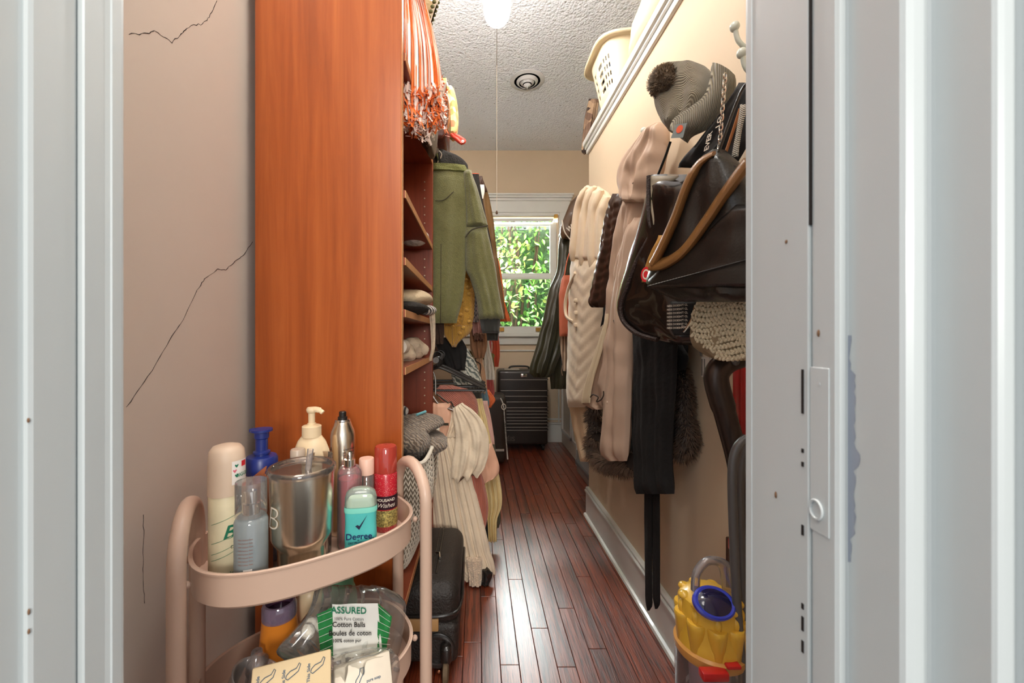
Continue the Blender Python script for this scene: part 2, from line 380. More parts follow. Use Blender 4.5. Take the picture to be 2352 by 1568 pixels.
# panel frames and heater strip at the foot of the recessed cabinet wall
bm = nb()
for y0, y1 in ((2.9, 3.32), (3.36, 3.72)):
    for lo, hi in (((.776, y0, .12), (.79, y0+.03, .62)), ((.776, y1-.03, .12), (.79, y1, .62)), ((.776, y0, .12), (.79, y1, .15)), ((.776, y0, .59), (.79, y1, .62))): box(bm, lo, hi, .003, 1)
struct('trim_panel', bm, paint)
struct('trim_corner', B((.745, 3.02, 0.02), (.765, 3.045, .36), .003, 1), paint)
h = thing('baseboard_heater', 'grey metal baseboard heater low on the wall past the coats', 'heater', (.76, 2.6, 0))
obj('heater_body', B((.735, 2.26, 0), (.789, 2.98, .16), .006, 2), M('grey_enamel', C(160, 160, 158), .4), h)
obj('heater_fin', B((.725, 2.26, .055), (.737, 2.98, .085), .003, 1), M('grey_enamel_dark', C(110, 110, 110), .4), h)
# doorway the camera looks through
bm = nb(); box(bm, (.30, .195, 0), (XF+.1, .368, CEIL)); box(bm, (-1.6, .262, 0), (-.346, .368, CEIL)); box(bm, (-.346, .262, 2.05), (.262, .368, CEIL))
struct('wall_front', bm, plaster_l)
def jamb(name, prof, z0, z1):
    bm = nb(); prism(bm, [(p[0], p[1], z0) for p in prof], (0, 0, z1-z0)); return struct(name, bm, jpaint)
jamb('trim_jamb_right_far', [(.262, .374), (.2515, .375), (.2502, .3735), (.25, .371), (.25, .366), (.2507, .3655), (.2507, .3045), (.2512, .3035), (.262, .3035)], 0, 2.05)
jr = jamb('trim_jamb_right', [(.30, .302), (.2525, .302), (.2522, .30), (.2522, .2830), (.2535, .2805), (.2575, .2803), (.2583, .2812), (.259, .2795), (.259, .246), (.2603, .2435), (.264, .2423), (.270, .2423), (.2732, .2433), (.2742, .242), (.2745, .240), (.2745, .214), (.2755, .2122), (.278, .2113), (.283, .2113), (.2850, .2122), (.2855, .210), (.2855, .192), (.288, .189), (.42, .189), (.42, .262), (.30, .262)], 0, 2.05)
jamb('trim_jamb_left_far', [(-.346, .374), (-.3315, .375), (-.3303, .3735), (-.33, .371), (-.33, .362), (-.3312, .361), (-.3322, .357), (-.3325, .339), (-.334, .3383), (-.346, .338)], 0, 2.05)
jl = jamb('trim_jamb_left', [(-.38, .336), (-.337, .336), (-.3365, .334), (-.3365, .3035), (-.3378, .3008), (-.3405, .3003), (-.3418, .301), (-.3422, .298), (-.3422, .25), (-.345, .2445), (-.43, .2445), (-.43, .262), (-.38, .262)], 0, 2.05)
# strike plate, painted over
pj = PX(.2522)
def jp(px, py): return pj.at(px, py)
bm = nb(); a = jp(1862, 842); c = jp(1906, 1238); box(bm, (.2515, c.y, c.z), (.2530, a.y, a.z), .0004, 1)
for z in (a.z-.012, c.z+.012): box(bm, (.2512, (a.y+c.y)/2-.001, z-.001), (.2522, (a.y+c.y)/2+.001, z+.001))
sp_ = obj('strike_plate', bm, jpaint, jr, False); sp_['label'] = 'painted-over strike plate'
q = jp(1878, 1170); ring = [q+Vector((-.0012, math.cos(2*PI*k/20)*.0052, math.sin(2*PI*k/20)*.0068)) for k in range(21)]
obj('bolt_ring', tube(nb(), ring, .0012, 6, False), jpaint, jr)
rr = random.Random(5)
for px, py in [(1922, 570), (1921, 662), (1880, 765), (1919, 1220), (1912, 1500), (1782, 1136), (1806, 555)]:
    X = .2536 if px > 1900 else (.2520 if px > 1856 else .2505); q = PX(X).at(px, py); bm = nb()
    ball(bm, q, .0016, .5, .8, rr.uniform(1, 1.9), 7, 5); obj('paint_chip', bm, chip, jr)
for px, py in [(65, 965), (66, 1405), (66, 1450), (30, 1500)]:
    q = at(px, py, .3005); bm = nb(); ball(bm, q, .0014, .6, .6, rr.uniform(1, 1.8), 7, 5); obj('paint_chip', bm, chip, jl)
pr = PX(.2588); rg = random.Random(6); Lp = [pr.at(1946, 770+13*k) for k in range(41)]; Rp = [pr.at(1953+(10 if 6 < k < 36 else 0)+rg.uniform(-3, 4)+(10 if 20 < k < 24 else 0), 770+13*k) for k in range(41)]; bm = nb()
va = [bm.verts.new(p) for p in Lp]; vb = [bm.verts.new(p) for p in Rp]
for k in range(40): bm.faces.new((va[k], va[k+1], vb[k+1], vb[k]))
o = obj('shadow_strip', bm, M('blue_grey_shadow', C(150, 158, 172), .5, var=.1), jr, False); o['label'] = 'ragged strip of older blue-grey paint'  # bluish shadow beside the jamb step, painted as a ragged strip
for y0_, y1_ in ((848, 950), (1030, 1040), (1060, 1072), (1205, 1230), (1385, 1400), (1415, 1450), (1470, 1500)):
    a, c = PX(.2505).at(1843, y0_), PX(.2505).at(1846, y1_); obj('gap', B((.2500, c.y, c.z), (.2515, a.y+.0006, a.z)), dark, jr, False)
# crack between jamb boards
a = PX(.2505).at(1858, 0); obj('gap', B((.2508, .3022, a.z-.17), (.2530, .3034, a.z+.2)), dark, jr, False)
# ================================================================ ceiling fittings
GY = 1.6; q = at(1142, 12, GY); gs = .84
g = thing('globe_light', 'lit white glass globe on the ceiling with a pull cord', 'ceiling light', (q.x, GY, q.z-.09))
gm = M('lit_opal_glass', (1, .97, .93), .3, var=0, emit=GLOBE_EMIT)
cb = q.z
obj('globe', L([(a_*gs, b_*gs) for a_, b_ in [(.001, -.094), (.022, -.09), (.042, -.078), (.057, -.055), (.064, -.025), (.065, .0), (.062, .03), (.052, .06), (.040, .082), (.034, .09)]], (q.x, GY, cb), seg=32), gm, g)
obj('fitter', L([(.03, .074), (.036, .078), (.036, .10), (.012, .106), (.012, CEIL-cb-.03), (.07, CEIL-cb-.02), (.07, CEIL-cb-.0005)], (q.x, GY, cb)), M('fitting_white', C(225, 225, 222), .35), g)
obj('finial', L([(.001, -.087), (.004, -.084), (.004, -.078)], (q.x, GY, cb), seg=10), M('fitting_white', C(225, 225, 222), .35), g)
zt = at(1141, 150, GY-.06).z; zb = at(1141, 487, GY-.06).z; xq = at(1141, 150, GY-.06).x
obj('pull_chain', T([(xq, GY-.06, cb+.10), (xq, GY-.06, zt)], .0012, seg=6), M('chain_metal', C(120, 112, 100), .4, .8), g)
obj('pull_cord', T([(xq, GY-.06, zt), (xq, GY-.06, zb)], .0009, seg=6), M('cord_cream', C(232, 222, 205), .8), g)
obj('cord_knob', L([(.0025, 0), (.0045, .003), (.0035, .010), (.001, .014)], (xq, GY-.06, zb-.008), seg=10), M('knob_brown', C(96, 66, 40), .5), g)
# fill lamp added out of view on the closet ceiling, just inside the door
g = thing('flush_fill', 'round flush ceiling lamp just inside the closet door', 'ceiling light', (.02, .62, CEIL-.09))  # added fill lamp, not a fitting of the closet
obj('pan', L([(.13, -.0005), (.13, -.02), (.12, -.024), (.001, -.024)], (.02, .62, CEIL), seg=36), M('fitting_white', C(225, 225, 222), .35), g)
obj('dome', L([(.118, -.024), (.112, -.045), (.09, -.066), (.055, -.082), (.001, -.09)], (.02, .62, CEIL), seg=36), M('fill_dome', (1, .95, .88), .3, var=0, emit=FILL_EMIT), g)
Y = 2.75; q = at(1211, 180, Y)
vt = thing('ceiling_vent', 'round white ringed air vent in the stippled ceiling', 'vent', (q.x, Y, CEIL-.03))
vm = M('vent_paint', C(214, 214, 214), .45)
def ringp(r0, r1, z0, z1, t_=.004): return [(r0, z0), (r1, z1), (r1+.002, z1-t_), (r0-.002, z0-t_), (r0, z0)]
obj('flange', L([(.118, -.001), (.118, -.005), (.093, -.012), (.089, -.010), (.092, -.003), (.118, -.001)], (q.x, Y, CEIL), seg=40, caps=False), vm, vt)
obj('throat', L([(.092, -.0015), (.02, -.0015)], (q.x, Y, CEIL), seg=30), dark, vt)
for r, z in ((.071, -.008), (.046, -.014)): obj('ring', L([(r, z+.002), (r-.016, z-.014), (r-.014, z-.017), (r+.003, z-.002), (r, z+.002)], (q.x, Y, CEIL), seg=36, caps=False), vm, vt)
obj('center_disc', L([(.001, -.044), (.010, -.046), (.024, -.038), (.026, -.034), (.001, -.030)], (q.x, Y, CEIL), seg=28), vm, vt)
obj('damper_knob', B((q.x-.003, Y-.012, CEIL-.056), (q.x+.003, Y+.012, CEIL-.044), .001, 1), vm, vt)
# ================================================================ garden outside
shrub = thing('evergreen_shrub', 'dense glossy-leaved evergreen shrub outside the window', 'shrub', (.5, 4.9, -.4))
def leafmesh(bm, p, d, s, up):
    d = d.normalized(); w = d.cross(up).normalized(); n = w.cross(d)
    pr = [(0, 0, 0), (.3, .26, .03), (.65, .22, .02), (1, 0, -.1), (.65, -.22, .02), (.3, -.26, .03)]
    vv = [bm.verts.new(p+d*a*s+w*b_*s+n*(c_-.0)*s) for a, b_, c_ in pr]; mid = [bm.verts.new(p+d*.5*s-n*.05*s)]
    for i in range(6): bm.faces.new((vv[i], vv[(i+1) % 6], mid[0]))
def leafmat(name, c, tr):
    m, t, b = nt_new(name); b.inputs['Roughness'].default_value = .32
    nz = N(t, 'ShaderNodeTexNoise', Scale=9.0); t.links.new(coords(t), nz.inputs['Vector'])
    t.links.new(ramp(t, nz.outputs[0], [(.3, tuple(x*.6 for x in c[:3])+(1,)), (.7, tuple(x*1.3 for x in c[:3])+(1,))]), b.inputs['Base Color'])
    return m
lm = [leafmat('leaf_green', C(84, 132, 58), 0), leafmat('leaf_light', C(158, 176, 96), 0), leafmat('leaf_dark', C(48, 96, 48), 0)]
rl = random.Random(11); bms = [nb(), nb(), nb()]
def rdir(): return Vector((rl.gauss(0, .8), rl.gauss(-.5, .6), rl.gauss(.1, .7)))
for i in range(9500):
    x = rl.uniform(-1.6, 2.6); z = rl.uniform(-.3, 3.6)
    dd = abs(rl.gauss(0, .35)); y = 4.75+dd+.25*math.sin(x*2.3+1)*math.sin(z*2.9)+.15*math.sin(x*7+z*5)
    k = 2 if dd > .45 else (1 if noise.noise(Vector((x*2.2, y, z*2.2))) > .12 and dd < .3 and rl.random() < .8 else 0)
    leafmesh(bms[k], Vector((x, y, z)), rdir(), rl.uniform(.055, .095), Vector((rl.gauss(0, .3), rl.gauss(-.5, .3), 1)))
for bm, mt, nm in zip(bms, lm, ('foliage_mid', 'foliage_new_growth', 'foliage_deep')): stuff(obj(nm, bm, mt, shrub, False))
lmesh = []
for k in range(3):
    bm = nb(); leafmesh(bm, Vector((0, 0, 0)), Vector((0, 0, -1)), 1, Vector((0, -1, 0))); me = bpy.data.meshes.new('leaf'); bm.to_mesh(me); bm.free(); me.materials.append(lm[k if k < 2 else 0]); lmesh.append(me)
for i in range(200):
    o = bpy.data.objects.new('leaf', lmesh[i % 3]); COL.objects.link(o); o.parent = shrub
    x, z = rl.uniform(.05, 1.0), rl.uniform(.85, 2.35); y = 4.62+.25*math.sin(x*2.3+1)*math.sin(z*2.9)+.15*math.sin(x*7+z*5)+rl.uniform(0, .1)
    o.location = Vector((x, y, z))-Vector(shrub['_o']); o.rotation_euler = (rl.uniform(-1.4, 1.0), rl.uniform(-.7, .7), rl.uniform(-2.5, 2.5)); s = rl.uniform(.06, .1); o.scale = (s, s, s)
bm = nb(); rt = random.Random(2)
for i in range(26):
    x = rt.uniform(-1.4, 2.4); P = [Vector((x, 5.25, -.4))]
    for k in range(6): P.append(P[-1]+Vector((rt.uniform(-.12, .12), rt.uniform(-.07, .06), .62)))
    tube(bm, P, [.03, .026, .022, .018, .014, .01, .006], 6)
obj('branches', bm, M('bark', C(70, 56, 44), .9), shrub)
o = obj('hedge', B((-3.5, 6.2, -.4), (4.5, 6.9, 2.7), .2, 3), M('hedge_green', C(52, 88, 50), .9, var=.6, vs=14, bump=1, bs=20)); tag(o, 'dark green hedge in the garden behind the leafy shrub', 'hedge')
o = struct('ground_outside', B((-8, 3.92, -.6), (8, 14, -.4)), M('lawn', C(88, 110, 60), .95, var=.3))
# ================================================================ LEFT SIDE: bookcase, rods, hanging clothes
BX0, BX1, BY0, BY1, BT = -.532, -.175, .957, 1.58, 2.09
bk = thing('bookcase', 'tall cherry veneer bookcase standing behind the rolling cart', 'bookcase', ((BX0+BX1)/2, 1.25, 0))
obj('side_panel', B((-.5326, .957, 0), (-.182, .977, BT), .0015, 1), cherry, bk, False)
obj('edge_band', B((-.1825, .9585, 0), (-.1805, .9755, BT)), band, bk, False)
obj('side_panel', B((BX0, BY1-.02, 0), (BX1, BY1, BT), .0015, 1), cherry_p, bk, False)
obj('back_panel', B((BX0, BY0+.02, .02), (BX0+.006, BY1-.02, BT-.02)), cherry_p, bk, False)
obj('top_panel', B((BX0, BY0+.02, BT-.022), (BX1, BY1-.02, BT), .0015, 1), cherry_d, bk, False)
SH = [1.672, 1.337, 1.173, 1.046, .905, .335]
for z in SH:
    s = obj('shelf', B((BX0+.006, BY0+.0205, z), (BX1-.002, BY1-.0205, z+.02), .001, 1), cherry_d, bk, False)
    obj('front_edge', B((BX1-.0025, BY0+.021, z+.001), (BX1-.0005, BY1-.021, z+.019)), band, s, False)
bm = nb()
for z in [1.60-.032*k for k in range(0, 8)]+[1.30-.032*k for k in range(3)]+[1.02-.03*k for k in range(3)]+[.86-.03*k for k in range(14)]:
    obj('pin_hole', L([(.0026, 0), (.0026, .002)], (-.206, BY1-.0215, z), seg=8, mtx=Matrix.Rotation(PI/2, 3, 'X')), M('steel_pin', C(200, 180, 150), .4, .6), bk)
# --- closet shelf and rods past the bookcase
rodm = M('rod_chrome', C(120, 116, 112), .25, .9)
RX = -.165
us = obj('closet_shelf', B((XL+.002, 1.6, 1.80), (-.172, 2.55, 1.822), .002, 1), cherry_d, None, False); tag(us, 'dark wood shelf above the hanging clothes, past the bookcase', 'shelf')
for z, lab in ((1.735, 'upper metal hanging rod behind the olive sweater'), (.905, 'lower metal hanging rod crowded with black hangers')):
    r = thing('hanging_rod', lab, 'rod', (RX, 2.4, z))
    obj('pole', T([(RX, 1.585, z), (RX, 3.35, z)], .012, seg=14), rodm, r)
    obj('bracket', B((XL, 3.35, z-.03), (RX+.03, 3.37, z+.05), .002, 1), rodm, r, False)
    obj('bracket', B((XL, 2.55, z+.012), (RX+.012, 2.565, z+.03), .002, 1), rodm, r, False)
# --- hangers
blk = M('black_plastic', C(30, 27, 25), .35, var=.1)
def hanger(name, label, Y, z, mat, half=.19, drop=.085, group=None, hookmat=None, x=RX):
    h = thing(name, label, 'hanger', (x, Y, z), group)
    P = [(x-.017, Y, z-.012)]+[(x+math.cos(a)*.0165, Y, z+.002+math.sin(a)*.0165) for a in [PI-.0-k*PI/8 for k in range(9)]]+[(x+.012, Y, z-.012), (x, Y, z-.026), (x, Y, z-.05)]
    obj('hook', T(P, .0022, seg=6), hookmat or M('hook_wire', C(190, 185, 178), .25, .9), h)
    A = smoothpts([(x-half, Y, z-.05-drop), (x-half*.6, Y, z-.05-drop*.55), (x-.02, Y, z-.052), (x+.02, Y, z-.052), (x+half*.6, Y, z-.05-drop*.55), (x+half, Y, z-.05-drop)], 5)
    obj('arms', T(A, .0062, seg=8, flat=.7), mat, h)
    obj('bar', T([(x-half+.005, Y, z-.052-drop), (x+half-.005, Y, z-.052-drop)], .0045, seg=7), mat, h)
    return h
blk_h = 'thin black hangers on the upper rod'
for i, (Y, lab) in enumerate([(1.655, 'black hanger holding the olive sweater'), (1.72, 'black hanger behind the olive sweater holding a dark top'), (1.79, 'black hanger holding the mustard bobble sweater'), (1.88, 'black hanger holding the pink fringed top'), (2.0, 'black hanger with the rust collared shirt'), (2.12, 'black hanger with the long brown jacket'), (2.25, 'black hanger with the orange blouse'), (2.33, 'black hanger with the white leopard shirt'), (2.45, 'black hanger with the raspberry scarf'), (2.6, 'black hanger with the coral shirt, furthest from the bookcase')]):
    hanger('hanger', lab, Y, 1.748, blk, .155, group=blk_h)
# --- knit helper materials
olive = M('olive_fleece', C(108, 107, 64), .95, var=.10, vs=90, bump=.5, bs=260, sheen=.4)
olive_d = M('olive_rib', C(112, 114, 66), .95, var=.1, vs=60, bump=.5, bs=200)
black_k = stripes('black_rib', C(24, 24, 20), C(44, 44, 38), 120, 'X', bump=.4)
mustard = M('mustard_knit', C(202, 152, 62), .95, var=.12, vs=40, bump=.6, bs=180, sheen=.3)
def G(name, label, cat, px, py, Y, group=None): q = at(px, py, Y); return thing(name, label, cat, q, group)
# olive sweater
g = G('sweater', 'olive green fleece sweater with raw seams, front of the upper rod', 'sweater', 1040, 745, 1.655, 'clothes on the upper rod')
pl = PY(1.655)
obj('body', sheet([(388, 950, 1078), (430, 945, 1085), (520, 945, 1077), (620, 945, 1070), (690, 945, 1062), (742, 945, 1049)], pl, .055, .006, 2, seed=3, nr=32, nc=24), olive, g)
obj('collar', sheet([(379, 952, 1068), (384, 950, 1071), (398, 950, 1076)], pl, .060, .002, 2, seed=4, nr=8), olive_d, g)
obj('sleeve', sheet([(392, 1064, 1083, -.004), (430, 1066, 1096), (480, 1069, 1110), (522, 1070, 1121)], PY(1.652), .058, .004, 1.4, seed=8), olive, g)
obj('lower_sleeve', sheet([(522, 1068, 1119), (560, 1068, 1127), (620, 1070, 1139), (640, 1080, 1142), (690, 1094, 1150), (733, 1099, 1158)], PY(1.650), .062, .006, 1.6, seed=5), olive, g)
obj('sleeve_seam', T(smoothpts([PY(1.614).at(1069, 545), PY(1.613).at(1085, 527), PY(1.614).at(1121, 518)], 6), .0028, seg=6), M('dark_seam', C(58, 52, 40), .9), g)
obj('pocket_seam', T(smoothpts([PY(1.622).at(1000, 461), PY(1.620).at(1020, 459), PY(1.620).at(1042, 440)], 6), .0014, seg=6), M('dark_seam', C(58, 52, 40), .9), g)
obj('side_seam', T([PY(1.622).at(1013, 560), PY(1.622).at(1012, 742)], .0013, seg=6), M('dark_seam', C(58, 52, 40), .9), g)
obj('cuff', sheet([(727, 1101, 1149), (750, 1104, 1148), (765, 1108, 1147)], PY(1.66), .045, .002, 2, seed=6, nr=8), black_k, g)
# dark top behind
g = G('cardigan', 'black cardigan whose shoulder shows behind the olive sweater', 'cardigan', 1040, 760, 1.72, 'clothes on the upper rod')
obj('body', sheet([(344, 985, 1020), (360, 965, 1056), (378, 950, 1074), (450, 950, 1080), (520, 950, 1050)], PY(1.725), .05, .004, 2, seed=12), M('black_wool', C(36, 32, 28), .95, bump=.4, bs=150), g)
obj('cuff', sheet([(762, 1117, 1146), (782, 1119, 1144)], PY(1.74), .03, .002, 2, seed=16, nr=6), black_k, g)
obj('sleeve', sheet([(400, 1070, 1100), (600, 1095, 1135), (764, 1117, 1147)], PY(1.74), .03, .003, 1, seed=17), M('black_wool', C(36, 32, 28), .95, bump=.4, bs=150), g)
# mustard sweater
g = G('sweater', 'mustard yellow bobble-knit sweater below the olive one', 'sweater', 1050, 795, 1.79, 'clothes on the upper rod')
pl = PY(1.80)
obj('body', sheet([(430, 990, 1078), (600, 1000, 1086), (680, 1008, 1090), (730, 1012, 1088), (752, 1012, 1082)], pl, .045, .006, 2.4, seed=21), mustard, g)
obj('hem', sheet([(745, 1016, 1086), (765, 1018, 1079), (785, 1030, 1056), (797, 1038, 1048)], PY(1.798), .04, .004, 2.6, seed=22, nr=12), stripes('mustard_rib', C(176, 128, 44), C(208, 158, 66), 70, 'X', bump=.6), g)
bm = nb()
for i, (px, py) in enumerate([(1070, 642), (1078, 675), (1062, 690), (1072, 712), (1058, 722), (1078, 738), (1064, 752), (1050, 738), (1075, 660), (1056, 765), (1040, 750)]): ball(bm, PY(1.772).at(px, py), .0095, 1, .6, .8, 8, 6)
stuff(obj('bobbles', bm, mustard, g))
# more of the upper row
def cloth(name, label, cat, rows, Y, mat, th=.03, fold=.005, nf=2.5, group='clothes on the upper rod', part='body', **k):
    g = G(name, label, cat, (rows[-1][1]+rows[-1][2])/2, rows[-1][0], Y, group); obj(part, sheet(rows, PY(Y), th, fold, nf, **k), mat, g); return g
g = cloth('top', 'dusty pink ribbed top with a frayed brown hem', 'top', [(440, 1030, 1088), (650, 1068, 1102), (770, 1086, 1110)], 1.875, stripes('dusty_pink_rib', C(176, 118, 108), C(208, 150, 138), 60, 'X'), seed=31)
obj('frayed_hem', sheet([(764, 1087, 1112), (782, 1090, 1110)], PY(1.872), .03, .004, 3, seed=32, nr=6, hem=3), M('frayed_brown', C(120, 84, 66), .95, var=.3, vs=80, bump=1, bs=200), g)
g = cloth('blouse', 'grey and blue patterned blouse squeezed behind the mustard sweater', 'blouse', [(460, 1040, 1090), (640, 1086, 1098), (740, 1086, 1100)], 1.84, stripes('blue_grey_print', C(70, 84, 90), C(196, 180, 176), 30, 'DIAGONAL', bump=.1, dist=4), .02, seed=33)
g = cloth('shirt', 'rust red shirt with a white collar tag on the upper rod', 'shirt', [(398, 1060, 1100), (440, 1040, 1106), (560, 1050, 1120), (640, 1060, 1138), (700, 1060, 1148)], 2.0, M('rust_cotton', C(176, 74, 44), .9, bump=.2), seed=35)
obj('collar_tag', sheet([(424, 1096, 1112), (440, 1094, 1113), (456, 1104, 1110)], PY(1.965), .006, .001, 1, seed=3, nr=6), M('white_cotton', C(228, 222, 212), .9), g)
g = cloth('jacket', 'long brown-olive leather jacket hanging behind the olive sweater sleeve', 'jacket', [(418, 1080, 1110), (445, 1070, 1122), (500, 1070, 1133), (600, 1080, 1144), (700, 1090, 1158), (732, 1095, 1160)], 2.12, M('worn_brown_leather', C(98, 70, 32), .45, var=.35, vs=7, bump=.3, bs=40), .06, .007, seed=36)
obj('collar', sheet([(405, 1092, 1108), (418, 1088, 1112), (440, 1092, 1120)], PY(2.08), .03, .004, 1.5, seed=37, nr=8), M('dark_brown_leather', C(60, 36, 24), .45, bump=.3, bs=40), g)
cloth('blouse', 'orange flared sleeve of a blouse at the window side of the clothes', 'blouse', [(486, 1000, 1030), (520, 1010, 1110), (600, 1090, 1146), (690, 1130, 1158), (715, 1140, 1166), (738, 1145, 1173)], 2.25, M('burnt_orange', C(198, 94, 46), .85), .03, .006, seed=38)
cloth('dress', 'brown suede dress hanging to the lower rod', 'dress', [(560, 1075, 1110), (760, 1078, 1118), (800, 1082, 1118), (822, 1090, 1112)], 1.93, M('brown_suede', C(146, 104, 74), .95, var=.2, bump=.3, bs=80), .035, .006, seed=39)
g = cloth('hoodie', 'tan hoodie with a knotted drawstring above the lower hangers', 'hoodie', [(700, 1080, 1115), (800, 1080, 1116), (830, 1092, 1108), (850, 1090, 1114), (905, 1100, 1120)], 1.985, M('tan_fleece', C(196, 156, 124), .95, var=.1, bump=.4, bs=140), .035, .005, seed=40)
obj('drawstring', T(smoothpts([PY(1.955).at(1096, 812), PY(1.95).at(1092, 828), PY(1.95).at(1104, 838), PY(1.955).at(1100, 868)], 5), .003, seg=6), M('cord_dark', C(60, 48, 40), .9), g)
cloth('shirt', 'white shirt with a leopard print side panel', 'shirt', [(496, 1005, 1030), (530, 1010, 1100), (620, 1080, 1122), (790, 1108, 1124), (830, 1112, 1132), (872, 1113, 1137)], 2.33, stripes('leopard_white', C(232, 228, 218), C(206, 200, 188), 14, 'X', bump=.1, dist=3), .03, .005, seed=41)
cloth('shirt', 'coral shirt, furthest along the upper rod', 'shirt', [(525, 1015, 1035), (550, 1030, 1110), (620, 1090, 1135), (780, 1128, 1146), (815, 1130, 1148), (842, 1132, 1145)], 2.6, M('coral', C(206, 92, 66), .9), .03, .005, seed=42)
cloth('scarf', 'raspberry red striped scarf hanging beside the far suitcase', 'scarf', [(508, 1015, 1032), (560, 1040, 1100), (640, 1100, 1125), (850, 1116, 1130), (900, 1118, 1136), (912, 1122, 1134)], 2.45, stripes('red_stripe', C(170, 44, 50), C(214, 120, 110), 40, 'X', bump=.1), .02, .004, seed=43)
g = cloth('garment_bundle', 'dark brown jumper whose hem shows left of the mustard sweater', 'jumper', [(500, 960, 1010), (750, 985, 1020), (790, 1000, 1018)], 1.70, M('dark_brown_knit', C(62, 44, 34), .95, bump=.5, bs=120), .03, .004, seed=44); g.name = 'jumper'
# --- clothes of the lower rod
LG = 'clothes on the lower rod'
cloth('shirt', 'white and grey printed shirt with stripes above the lower hangers', 'shirt', [(800, 1032, 1075), (830, 1034, 1092), (868, 1038, 1105), (900, 1050, 1115)], 1.90, stripes('grey_white_print', C(216, 214, 200), C(96, 104, 98), 24, 'DIAGONAL', bump=.1, dist=6), .02, .005, group=LG, seed=51)
cloth('top', 'black top bunched under the mustard sweater', 'top', [(775, 1000, 1060), (800, 1005, 1072), (850, 1030, 1068)], 1.86, M('black_jersey', C(26, 24, 24), .9), .03, .006, group=LG, seed=52)
cloth('top', 'olive camouflage top beside the white patterned shirt', 'top', [(800, 1010, 1040), (810, 1040, 1128), (825, 1110, 1134), (850, 1122, 1136)], 2.42, M('camo', C(110, 104, 60), .9, var=.6, vs=30), .02, .004, group=LG, seed=53)
for i, Y in enumerate([1.66, 1.70, 1.74, 1.78, 1.82, 1.86, 1.90, 1.94, 1.98, 2.02, 2.06]):
    if i == 0: h0 = hanger('hanger', 'black plastic hanger packed tight on the lower rod', Y, .918, blk, .2, .09, 'black hangers on the lower rod', blk)
    else: copytree(h0, (0, Y-1.66, -.003*(i % 3)))
# salmon knit on front hangers, clip hanger
q = at(1040, 950, 1.68); g = thing('pullover', 'salmon pink open-knit top under the brown clip hanger', 'top', at(1040, 960, 1.69), LG)
obj('body', sheet([(884, 1010, 1040), (894, 1000, 1078), (915, 985, 1094), (945, 985, 1098), (1000, 985, 1085)], PY(1.685), .04, .004, 2, seed=54), stripes('salmon_knit', C(176, 92, 74), C(222, 138, 116), 75, 'DIAGONAL', bump=1.0), g)
cloth('cami', 'dark green velvet top between the lower hangers', 'top', [(900, 1060, 1105), (940, 1080, 1112), (990, 1090, 1115)], 1.86, M('dark_velvet', C(40, 38, 34), .8, sheen=.8), .02, .004, group=LG, seed=55)
cloth('jeans', 'faded denim corner with an orange lining on the lower rod', 'jeans', [(890, 1098, 1118), (925, 1104, 1124), (945, 1110, 1120)], 1.98, M('denim', C(104, 130, 140), .9, bump=.3, bs=120), .02, .003, group=LG, seed=56)
cloth('skirt', 'orange skirt corner next to the dark hardshell suitcase', 'skirt', [(895, 1106, 1124), (918, 1112, 1138), (936, 1118, 1128)], 2.03, M('bright_orange', C(214, 108, 60), .85), .02, .003, group=LG, seed=57)
ch = thing('clip_hanger', 'brown clip hanger with metal bar, foremost on the lower rod', 'hanger', at(1045, 930, 1.615))
brn = M('brown_plastic', C(92, 60, 38), .3, coat=.4)
obj('arm', T(smoothpts([PY(1.615).at(994, 902), PY(1.612).at(1010, 925), PY(1.61).at(1040, 938), PY(1.61).at(1066, 948), PY(1.61).at(1082, 958), PY(1.61).at(1087, 970)], 6), [.014]*12+[.0125]*10+[.011]*9, seg=10, flat=.5), brn, ch)
obj('clip', T([PY(1.60).at(1004, 905), PY(1.598).at(1030, 925), PY(1.598).at(1036, 922), PY(1.598).at(1042, 934), PY(1.598).at(1060, 944)], .0035, seg=6), M('clip_steel', C(110, 108, 104), .3, .9), ch)
obj('clip_pad', B(tuple(PY(1.603).at(1040, 942)), tuple(PY(1.597).at(1052, 934)), .001, 1), M('white_cotton', C(228, 222, 212), .9), ch)
obj('hook', T(smoothpts([PY(1.61).at(1000, 915), PY(1.63).at(1000, 870), PY(1.64).at(992, 850), PY(1.64).at(978, 842), PY(1.64).at(966, 850)], 5), .003, seg=7), M('clip_steel', C(110, 108, 104), .3, .9), ch)
cream = M('cream_crepe', C(230, 212, 186), .85, var=.06, vs=12, bump=.25, bs=70, sheen=.2)
g = thing('dress', 'long cream pleated dress with a flutter sleeve, front of the lower rod', 'dress', at(1080, 1330, 1.63), LG)
obj('skirt', sheet([(1000, 985, 1050), (1060, 985, 1072), (1130, 988, 1092), (1200, 995, 1110), (1270, 1005, 1126), (1300, 1025, 1136), (1326, 1056, 1138)], PY(1.63), .05, .006, 7.5, nr=36, nc=70, seed=61, hem=3, tilt=-6), cream, g)
obj('bodice', sheet([(935, 1034, 1052), (950, 1000, 1070), (985, 990, 1062), (1005, 985, 1055)], PY(1.632), .045, .004, 9, nc=60, seed=62), cream, g)
obj('flutter_sleeve', sheet([(930, 1042, 1062), (945, 1040, 1085), (970, 1044, 1108), (1005, 1046, 1122), (1045, 1040, 1122), (1078, 1036, 1112), (1098, 1036, 1098)], PY(1.595), .022, .006, 2.8, nr=40, wr=1.5, nc=40, seed=63, hem=7, tilt=-6), cream, g)
bl = M('blush_satin', C(232, 180, 150), .55, var=.05, sheen=.3)
g = thing('camisole', 'blush pink camisole with a thin dark strap by the bookcase edge', 'top', at(1010, 1030, 1.61), LG)
obj('bodice', sheet([(925, 985, 1034), (960, 985, 1036), (1000, 985, 1026), (1030, 985, 1010)], PY(1.61), .03, .003, 2, seed=64), bl, g)
